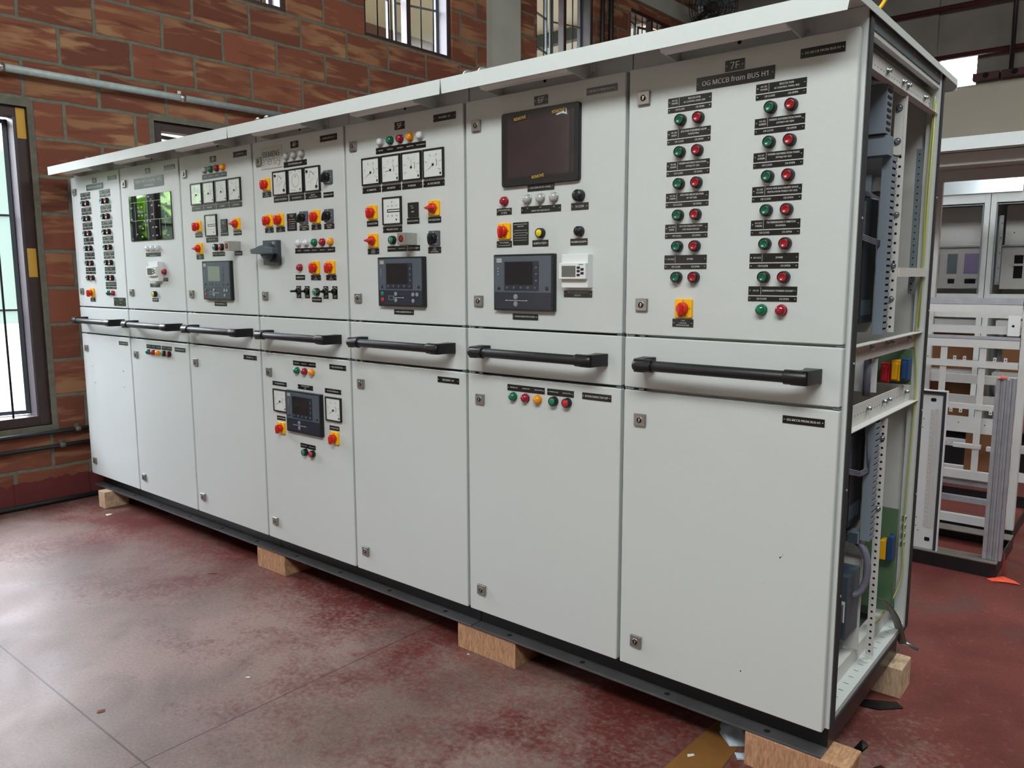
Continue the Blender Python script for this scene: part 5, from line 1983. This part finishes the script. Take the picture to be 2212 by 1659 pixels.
# ------------------------------------------------------------------ floor litter and tape
M['tape_floor'] = mat('floor_marking_tape', lin(122, 84, 42), 0.45, noise=0.15, nscale=10)
b = MB()
b.prism([(0.218, -0.60), (0.382, -0.60), (0.340, 0.25), (0.247, 0.25)], 0.0004, 0.0012, 'tape_floor', axis='Z')
tag(b.build('floor_tape'), 'wide yellow brown tape strip on the red floor beside the near timber block', 'tape')


def crumple(name, label, cat, pts, z, m_, seed=0):
    rnd = random.Random(seed)
    b = MB()
    n = len(pts)
    cx = sum(p[0] for p in pts) / n
    cy = sum(p[1] for p in pts) / n
    vs = [(cx, cy, z)] + [(p[0], p[1], rnd.uniform(0.0006, z)) for p in pts]
    fs = [(0, i + 1, (i + 1) % n + 1) for i in range(n)]
    vs += [(v[0], v[1], v[2] * 0.3 + 0.0003) for v in vs]
    fs += [(n + 1, n + 1 + (i + 1) % n + 1, n + 1 + i + 1) for i in range(n)]
    b.add(vs, fs, m_)
    return tag(b.build(name), label, cat)


crumple('plastic_film_scrap', 'crumpled clear plastic film poking out beside the near timber block', 'plastic scrap', [(0.262, 0.20), (0.282, 0.09), (0.330, 0.055), (0.372, 0.09), (0.378, 0.20)], 0.03, 'film_c', 2)
crumple('plastic_film_scrap', 'small bit of clear film on the floor touching the near timber block', 'plastic scrap', [(0.352, 0.035), (0.372, 0.010), (0.388, 0.020), (0.386, 0.05)], 0.012, 'film_c', 3)
crumple('paper_scrap', 'tiny white paper fleck lying on the yellow floor tape', 'paper scrap', [(0.262, -0.065), (0.274, -0.047), (0.267, -0.041), (0.255, -0.055)], 0.003, 'paper', 5)
crumple('paper_scrap', 'small white paper flake in the middle of the bare floor', 'paper scrap', [(-1.067, -0.594), (-1.052, -0.590), (-1.052, -0.580), (-1.064, -0.582)], 0.003, 'paper', 6)
crumple('paper_scrap', 'white paper flake in front of the far left timber block', 'paper scrap', [(-3.28, -0.085), (-3.25, -0.09), (-3.25, -0.06), (-3.275, -0.055)], 0.006, 'paper', 7)
crumple('paper_scrap', 'white fleck on the floor beside the timber block at the 5F and 6F joint', 'paper scrap', [(-0.612, -0.012), (-0.604, -0.014), (-0.602, -0.006), (-0.610, -0.004)], 0.004, 'paper', 8)
crumple('dry_leaf', 'brown dry leaf on the floor near the crossing of the joints', 'leaf', [(-1.236, -0.99), (-1.222, -0.998), (-1.212, -0.98), (-1.224, -0.972)], 0.004, 'leaf_b', 9)
crumple('dry_leaf', 'narrow brown leaf on the floor in front of the third cubicle', 'leaf', [(-2.02, -0.19), (-1.995, -0.175), (-1.985, -0.155), (-2.005, -0.172)], 0.004, 'leaf_b', 10)
crumple('dry_leaf', 'round brown leaf speck at the lower left of the floor', 'leaf', [(-1.43, -1.32), (-1.405, -1.325), (-1.40, -1.305), (-1.425, -1.30)], 0.003, 'leaf_b', 11)
crumple('black_plastic_scrap', 'torn black plastic scrap on the floor right of the near timber block', 'plastic scrap', [(0.665, 0.16), (0.70, 0.13), (0.735, 0.17), (0.72, 0.215), (0.68, 0.235), (0.67, 0.20)], 0.02, 'black', 12)
crumple('black_plastic_scrap', 'small black plastic piece by the back corner of the near timber block', 'plastic scrap', [(0.60, 0.27), (0.625, 0.262), (0.63, 0.30), (0.61, 0.31)], 0.012, 'black', 14)
crumple('black_flat_offcut', 'flat black strip offcut on the floor beside the rear timber block', 'offcut', [(0.52, 0.50), (0.60, 0.52), (0.655, 0.575), (0.63, 0.60), (0.55, 0.56)], 0.004, 'black', 13)

# ------------------------------------------------------------------ wall fan high on the far column
fan = thing('wall_fan', 'black caged wall fan high on the far column of the brick wall', 'fan', (-3.12, 6.85, 4.18 + Z0))
b = MB()
b.tube([(-0.45, 0.35, -0.05), (-0.2, 0.15, -0.03), (-0.02, 0.02, 0)], 0.03, 'fanblack', 10)
b.build('wall_arm', fan)
b = MB()
fr = Vector((0.8, -0.6, -0.2)).normalized()
ux_ = fr.cross(Vector((0, 0, 1))).normalized()
uz_ = ux_.cross(fr)
for rr_ in (0.10, 0.18, 0.25, 0.30):
    for dpt in (0.02, 0.10):
        if rr_ < 0.3 or dpt == 0.02:
            b.tube([Vector((0, 0, 0)) + fr * (0.06 if rr_ == 0.30 else dpt) + (ux_ * math.cos(a) + uz_ * math.sin(a)) * rr_ for a in [2 * PI * i / 28 for i in range(29)]], 0.006, 'fanblack', 5)
for i in range(24):
    a = 2 * PI * i / 24
    d = ux_ * math.cos(a) + uz_ * math.sin(a)
    b.tube([fr * 0.11 + d * 0.05, fr * 0.10 + d * 0.2, fr * 0.06 + d * 0.30, fr * 0.02 + d * 0.2, fr * 0.0 + d * 0.05], 0.003, 'fanblack', 4)
b.build('cage', fan)
for i in range(3):
    a = 2 * PI * i / 3
    d = ux_ * math.cos(a) + uz_ * math.sin(a)
    e = ux_ * math.cos(a + 0.9) + uz_ * math.sin(a + 0.9)
    q = MB()
    q.add([tuple(fr * 0.05), tuple(fr * 0.04 + d * 0.25), tuple(fr * 0.07 + e * 0.25), tuple(fr * 0.07 + e * 0.05)], [(0, 1, 2, 3)], 'bigknob')
    q.build('blade', fan)
b = MB()
b.tube([fr * -0.08, fr * 0.06], 0.06, 'fanblack', 14)
b.build('motor', fan)

# ------------------------------------------------------------------ behind: open frame, back row of empty cabinets, plinth with leaning parts
BX0, BX1, BY0, BY1 = 0.085, 0.682, 2.53, 3.28


def open_frame():
    t = thing('open_cabinet_frame', 'unfinished white cabinet frame without doors standing behind the switchboard', 'cabinet frame', (0, BY0, Z0))
    D_ = BY1 - BY0
    for bay, (x0, x1) in enumerate(((BX0 - 0.60, BX0 - 0.003), (BX0, BX1))):
        for x, y, w in ((x0, 0, .035), (x1 - .035, 0, .035), (x0, D_ - .035, .035), (x1 - .035, D_ - .035, .035)):
            b = MB()
            b.box(x, x + w, y, y + .035, -0.105, 1.735, 'paint_in')
            b.build('corner_post', t, bevel=0.002)
    X0, X1 = BX0 - 0.60, BX1
    b = MB()
    b.box(X0 + .036, X1 - .036, 0.002, 0.034, 1.672, 1.732, 'paint_in')
    b.box(X0, X1, D_ - .033, D_ - .002, 1.672, 1.732, 'paint_in')
    b.box(X1 - .033, X1 - .002, 0.036, D_ - .036, 1.69, 1.732, 'paint_in')
    b.box(X0, X1, 0.0, D_, 1.7355, 1.738, 'paint_in')
    b.build('head_frame', t)
    b = MB()
    b.box(X0 - .01, X1 + .005, -0.11, 0.0, 1.7385, 1.741, 'canopy')
    b.box(X0 - .01, X1 + .005, -0.112, -0.11, 1.76 - 0.03, 1.79, 'canopy')
    b.build('canopy_lip', t)

    def rail(z0, z1, name, y=0.0, d=0.03, m='paint_in', xa=X0 + .037, xb=X1 - .037):
        b = MB()
        y -= 0.0025
        b.box(xa, xb, y, y + 0.003, z0, z1, m)
        b.box(xa, xb, y + 0.003, y + d, z1 - 0.003, z1, m)
        b.box(xa, xb, y + 0.003, y + d, z0, z0 + 0.003, m)
        return b.build(name, t)
    rail(0.999, 1.028, 'cross_rail', d=0.05, m='alu')
    rail(0.957, 0.997, 'cross_rail')
    rail(0.852, 0.890, 'cross_rail', y=0.05)
    rail(0.828, 0.842, 'cross_rail', m='alu')
    rail(0.786, 0.826, 'cross_rail')
    for z0, z1, zt0, zt1 in ((0.688, 0.720, 0.72, 0.742), (0.477, 0.502, 0.458, 0.477)):
        o = rail(z0, z1, 'tabbed_rail')
        for x in (-0.35, -0.29, -0.1, -0.04, 0.245, 0.367, 0.410, 0.540, 0.585):
            b = MB()
            b.box(x, x + 0.014, -0.0045, -0.0026, zt0, zt1, 'paint_in')
            b.disc(x + 0.007, -0.0048, (zt0 + zt1) / 2, 0.003, 'hole', 8)
            b.build('fixing_tab', o)
    for x in (-0.33, -0.16, 0.308, 0.479):
        b = MB()
        b.box(x, x + 0.030, 0.004, 0.007, 0.16, 0.800, 'paint_in')
        b.build('flat_upright', t)
    b = MB()
    b.box(X0 + .036, X1 - .036, 0.009, 0.012, 0.357, 0.437, 'paint_in')
    b.disc(0.41, 0.0085, 0.405, 0.003, 'hole', 8)
    b.disc(0.525, 0.0085, 0.402, 0.003, 'hole', 8)
    b.build('cover_plate', t)
    b = MB()
    b.box(0.395, 0.515, -0.001, 0.03, 0.279, 0.299, 'paint_in')
    b.box(0.33, 0.36, -0.001, 0.03, 0.283, 0.303, 'paint_in')
    b.box(0.54, 0.60, -0.001, 0.03, 0.275, 0.295, 'paint_in')
    b.build('short_rail', t)
    rail(0.122, 0.163, 'cross_rail')
    rail(0.082, 0.112, 'cross_rail', y=0.03, m='alu')
    rail(-0.020, 0.008, 'cross_rail', y=0.08, m='alu')
    rail(-0.110, -0.068, 'sill_rail', y=0.0)
    for z in (0.40, 0.52, 0.90, -0.02):
        b = MB()
        b.box(X0, X1 - .036, D_ - 0.03, D_, z, z + 0.05, 'paint_in')
        b.build('rear_rail', t)
    b = MB()
    b.box(0.590, 0.640, -0.004, -0.001, 0.849, 0.948, 'module')
    b.disc(0.612, -0.0045, 0.897, 0.006, 'hole', 12)
    b.build('corner_plate', t)
    b = MB()
    b.box(X0, X1 - 0.004, 0.004, 0.010, -0.170, -0.108, 'basesteel')
    b.box(X0, X1 - 0.004, D_ - 0.01, D_, -0.170, -0.108, 'basesteel')
    b.box(X1 - 0.010, X1 - 0.004, 0.010, D_ - 0.01, -0.170, -0.108, 'basesteel')
    b.build('base_channel', t)
    b = MB()
    b.box(0.40, 0.53, 0.30, 0.31, 0.10, 0.36, 'cardboard')
    b.build('backing_board', t)
    return t


open_frame()


def back_cabinet(k, x0, x1):
    y0 = 4.0
    lb = ['left empty white cabinet of the back row with cut-out mounting plate and purple film', 'right empty white cabinet of the back row, beside the cut-out plate cabinet'][k]
    t = thing('empty_cabinet', lb, 'cabinet', (x0, y0, Z0), 0, 'empty cabinets of the back row')
    w = x1 - x0
    b = MB()
    for a in ((0, .032, 0, 1.66), (w - .032, w, 0, 1.66), (.032, w - .032, 1.60, 1.66), (.032, w - .032, 0, 0.05), (.032, w - .032, 0.975, 1.02)):
        b.box(a[0], a[1], 0, .03, a[2], a[3], 'paint')
    b.box(0, w, .03, .7, 1.655, 1.66, 'paint')
    b.box(0, .003, .03, .7, 0, 1.655, 'paint')
    b.box(w - .003, w, .03, .7, 0, 1.655, 'paint')
    b.box(0.003, w - .003, .697, .7, 0, 1.655, 'paint')
    b.box(0, w, 0, .7, -0.17, 0.0, 'basesteel')
    b.build('cabinet_shell', t, bevel=0.001)
    b = MB()
    for a in ((.034, .040, 1.02, 1.592), (w - .040, w - .034, 1.02, 1.592), (.040, w - .040, 1.586, 1.592)):
        b.box(a[0], a[1], -0.004, 0.004, a[2], a[3], 'bright')
    b.build('edge_seal', t)
    b = MB()
    b.box(.05, w - .05, .30, .303, 1.34, 1.60, 'paint_in')
    for x in (0.33, 0.37):
        b.disc(x if k == 0 else 0.1, .2995, 1.42, .004, 'white' if k == 0 else 'hole', 8)
    b.build('upper_plate', t)
    b = MB()
    b.box(.05, w - .05, .22, .223, 1.05, 1.325, 'paint_in')
    for cx, ww in ((w - 0.12, 0.085), (w - 0.235, 0.060), (w - 0.34, 0.05), (w - .45, .05)):
        if k == 0:
            b.box(cx - ww / 2, cx + ww / 2, .2185, .2198, 1.15, 1.285, 'purple' if ww > .07 else 'galv')
            b.box(cx - ww / 2 + .01, cx + ww / 2 - .01, .2182, .2198, 1.085, 1.115, 'hole')
            b.box(cx - ww / 2 - .006, cx + ww / 2 + .006, .212, .2195, 1.118, 1.130, 'paint_in')
        else:
            b.box(cx - ww / 2, cx + ww / 2, .2185, .2198, 1.12, 1.27, 'hole')
            b.box(cx - ww / 2 - .006, cx + ww / 2 + .006, .212, .2195, 1.20, 1.215, 'paint_in')
    b.build('cut_out_plate', t)
    for z0_, z1_, mm in ((1.328, 1.338, 'bright'), (0.80, 0.84, 'paint_in'), (0.45, 0.49, 'paint_in')):
        b = MB()
        b.box(.05, w - .05, .20, .30, z0_, z1_, mm)
        b.build('shelf_rail', t)
    b = MB()
    b.box(.045, .07, .05, .054, 1.08, 1.52, 'bright')
    for i in range(22):
        b.disc(.062, .0495, 1.09 + .019 * i, .0028, 'white' if i % 5 else 'hole', 6)
    b.build('perforated_rail', t)
    b = MB()
    b.box(.06, w - .06, .50, .503, .05, .80, 'cardboard')
    b.build('backing_board', t)
    return t


CX = 0.25
back_cabinet(0, CX - 0.60, CX - 0.002)
back_cabinet(1, CX + 0.002, CX + 0.60)
b = MB()
b.prism([(3.985, 1.662 + Z0), (3.995, 1.662 + Z0), (4.015, 1.80 + Z0), (4.005, 1.80 + Z0)], -0.40, 0.42, 'bright', axis='X')
tag(b.build('metal_sheet'), 'bright bare metal sheet standing on top of the empty back row cabinets', 'sheet')
b = MB()
b.box(0.425, 0.90, 4.02, 4.03, 1.66 + Z0, 1.80 + Z0, 'galv')
tag(b.build('metal_sheet'), 'dull blue-grey metal sheet upright beside the bright sheet', 'sheet')

# low plinth with side panel and aluminium rails
pl = thing('low_plinth', 'low black steel plinth on the floor carrying the upright side panel and rails', 'plinth', (-0.55, 1.955, 0))
b = MB()
b.box(0, 1.245, 0, 0.006, 0.0, 0.062, 'basesteel')
b.box(1.239, 1.245, 0.006, 0.50, 0.0, 0.062, 'basesteel')
b.box(0, 1.245, 0.494, 0.50, 0.0, 0.062, 'basesteel')
b.build('channel_web', pl)
for ya, yb_ in ((0.0, 0.095), (0.405, 0.50)):
    b = MB()
    b.box(0, 1.245, ya, yb_, 0.062, 0.066, 'oldsteel')
    b.build('channel_flange', pl)

sp = thing('side_panel', 'tall white perforated side panel with dark rubber seal standing on the low plinth', 'panel', (0.10, 1.985, 0.066))
b = MB()
b.box(0, 0.358, 0, 0.003, 0.0, 0.735, 'module')
b.box(0.353, 0.358, -0.016, 0, 0.0, 0.735, 'module')
b.box(0, 0.353, -0.016, 0, 0.730, 0.735, 'module')
b.build('sheet', sp)
b = MB()
b.box(0.340, 0.351, -0.010, 0, 0.0, 0.728, 'gasket')
b.box(0.0, 0.340, -0.010, 0, 0.717, 0.728, 'gasket')
b.build('rubber_seal', sp)
b = MB()
b.box(0.292, 0.305, -0.0035, -0.0005, 0.10, 0.645, 'paint_in')
b.box(0.311, 0.320, -0.0035, -0.0005, 0.10, 0.650, 'paint_in')
for i in range(26):
    b.disc(0.2985, -0.004, 0.11 + i * 0.0205, 0.0016, 'hole', 6)
b.rbox(0.300, 0.690, 0.022, 0.016, -0.001, -0.0003, 0.006, 'hole')
b.rbox(0.312, 0.045, 0.022, 0.018, -0.001, -0.0003, 0.005, 'hole')
for x, z in ((0.265, 0.60), (0.25, 0.575), (0.262, 0.56), (0.25, 0.40), (0.245, 0.22), (0.262, 0.14), (0.252, 0.12), (0.262, 0.10), (0.272, 0.08)):
    b.disc(x, -0.0006, z, 0.0026, 'hole', 8)
b.build('stiffener', sp)

xr = 0.632
for i in range(6):
    w = (0.018, 0.010, 0.010, 0.012, 0.010, 0.013)[i]
    b = MB()
    yy = 2.0 + (0.004 * (i % 2))
    b.box(xr, xr + w - 0.001, yy, yy + 0.035, 0.0665, 0.695 + Z0 + 0.008 * (i > 3), 'alu')
    b.box(xr + 0.003, xr + w - 0.004, yy - 0.0025, yy, 0.067, 0.690 + Z0, 'alu')
    o = b.build('aluminium_rail')
    tag(o, 'one of the ribbed aluminium rails bundled upright at the corner of the low plinth', 'rail', 'bundled aluminium rails')
    xr += w
for nm, lb, pts, z in (('orange_tape', 'crumpled orange film on top of the aluminium rails', [(0.632, 1.995), (0.655, 1.985), (0.675, 2.0), (0.672, 2.03), (0.64, 2.03)], 0.0),
                       ('orange_tape', 'orange film scrap on the floor at the foot of the aluminium rails', [(0.665, 1.93), (0.69, 1.90), (0.74, 1.925), (0.79, 1.935), (0.765, 1.975), (0.72, 1.99)], 0.0)):
    o = crumple(nm, lb, 'tape', pts, 0.018 if 'top' in lb else 0.009, 'orange', 21)
    if 'top' in lb:
        o.location.z = 0.695 + Z0 + 0.001
b = MB()
b.prism([(0.712, 0.10), (0.716, 0.10), (0.724, 0.002), (0.708, 0.002)], 2.02, 2.024, 'pinkfilm', axis='Y')
tag(b.build('orange_ribbon'), 'dull pink film ribbon hanging down beside the aluminium rails', 'tape')
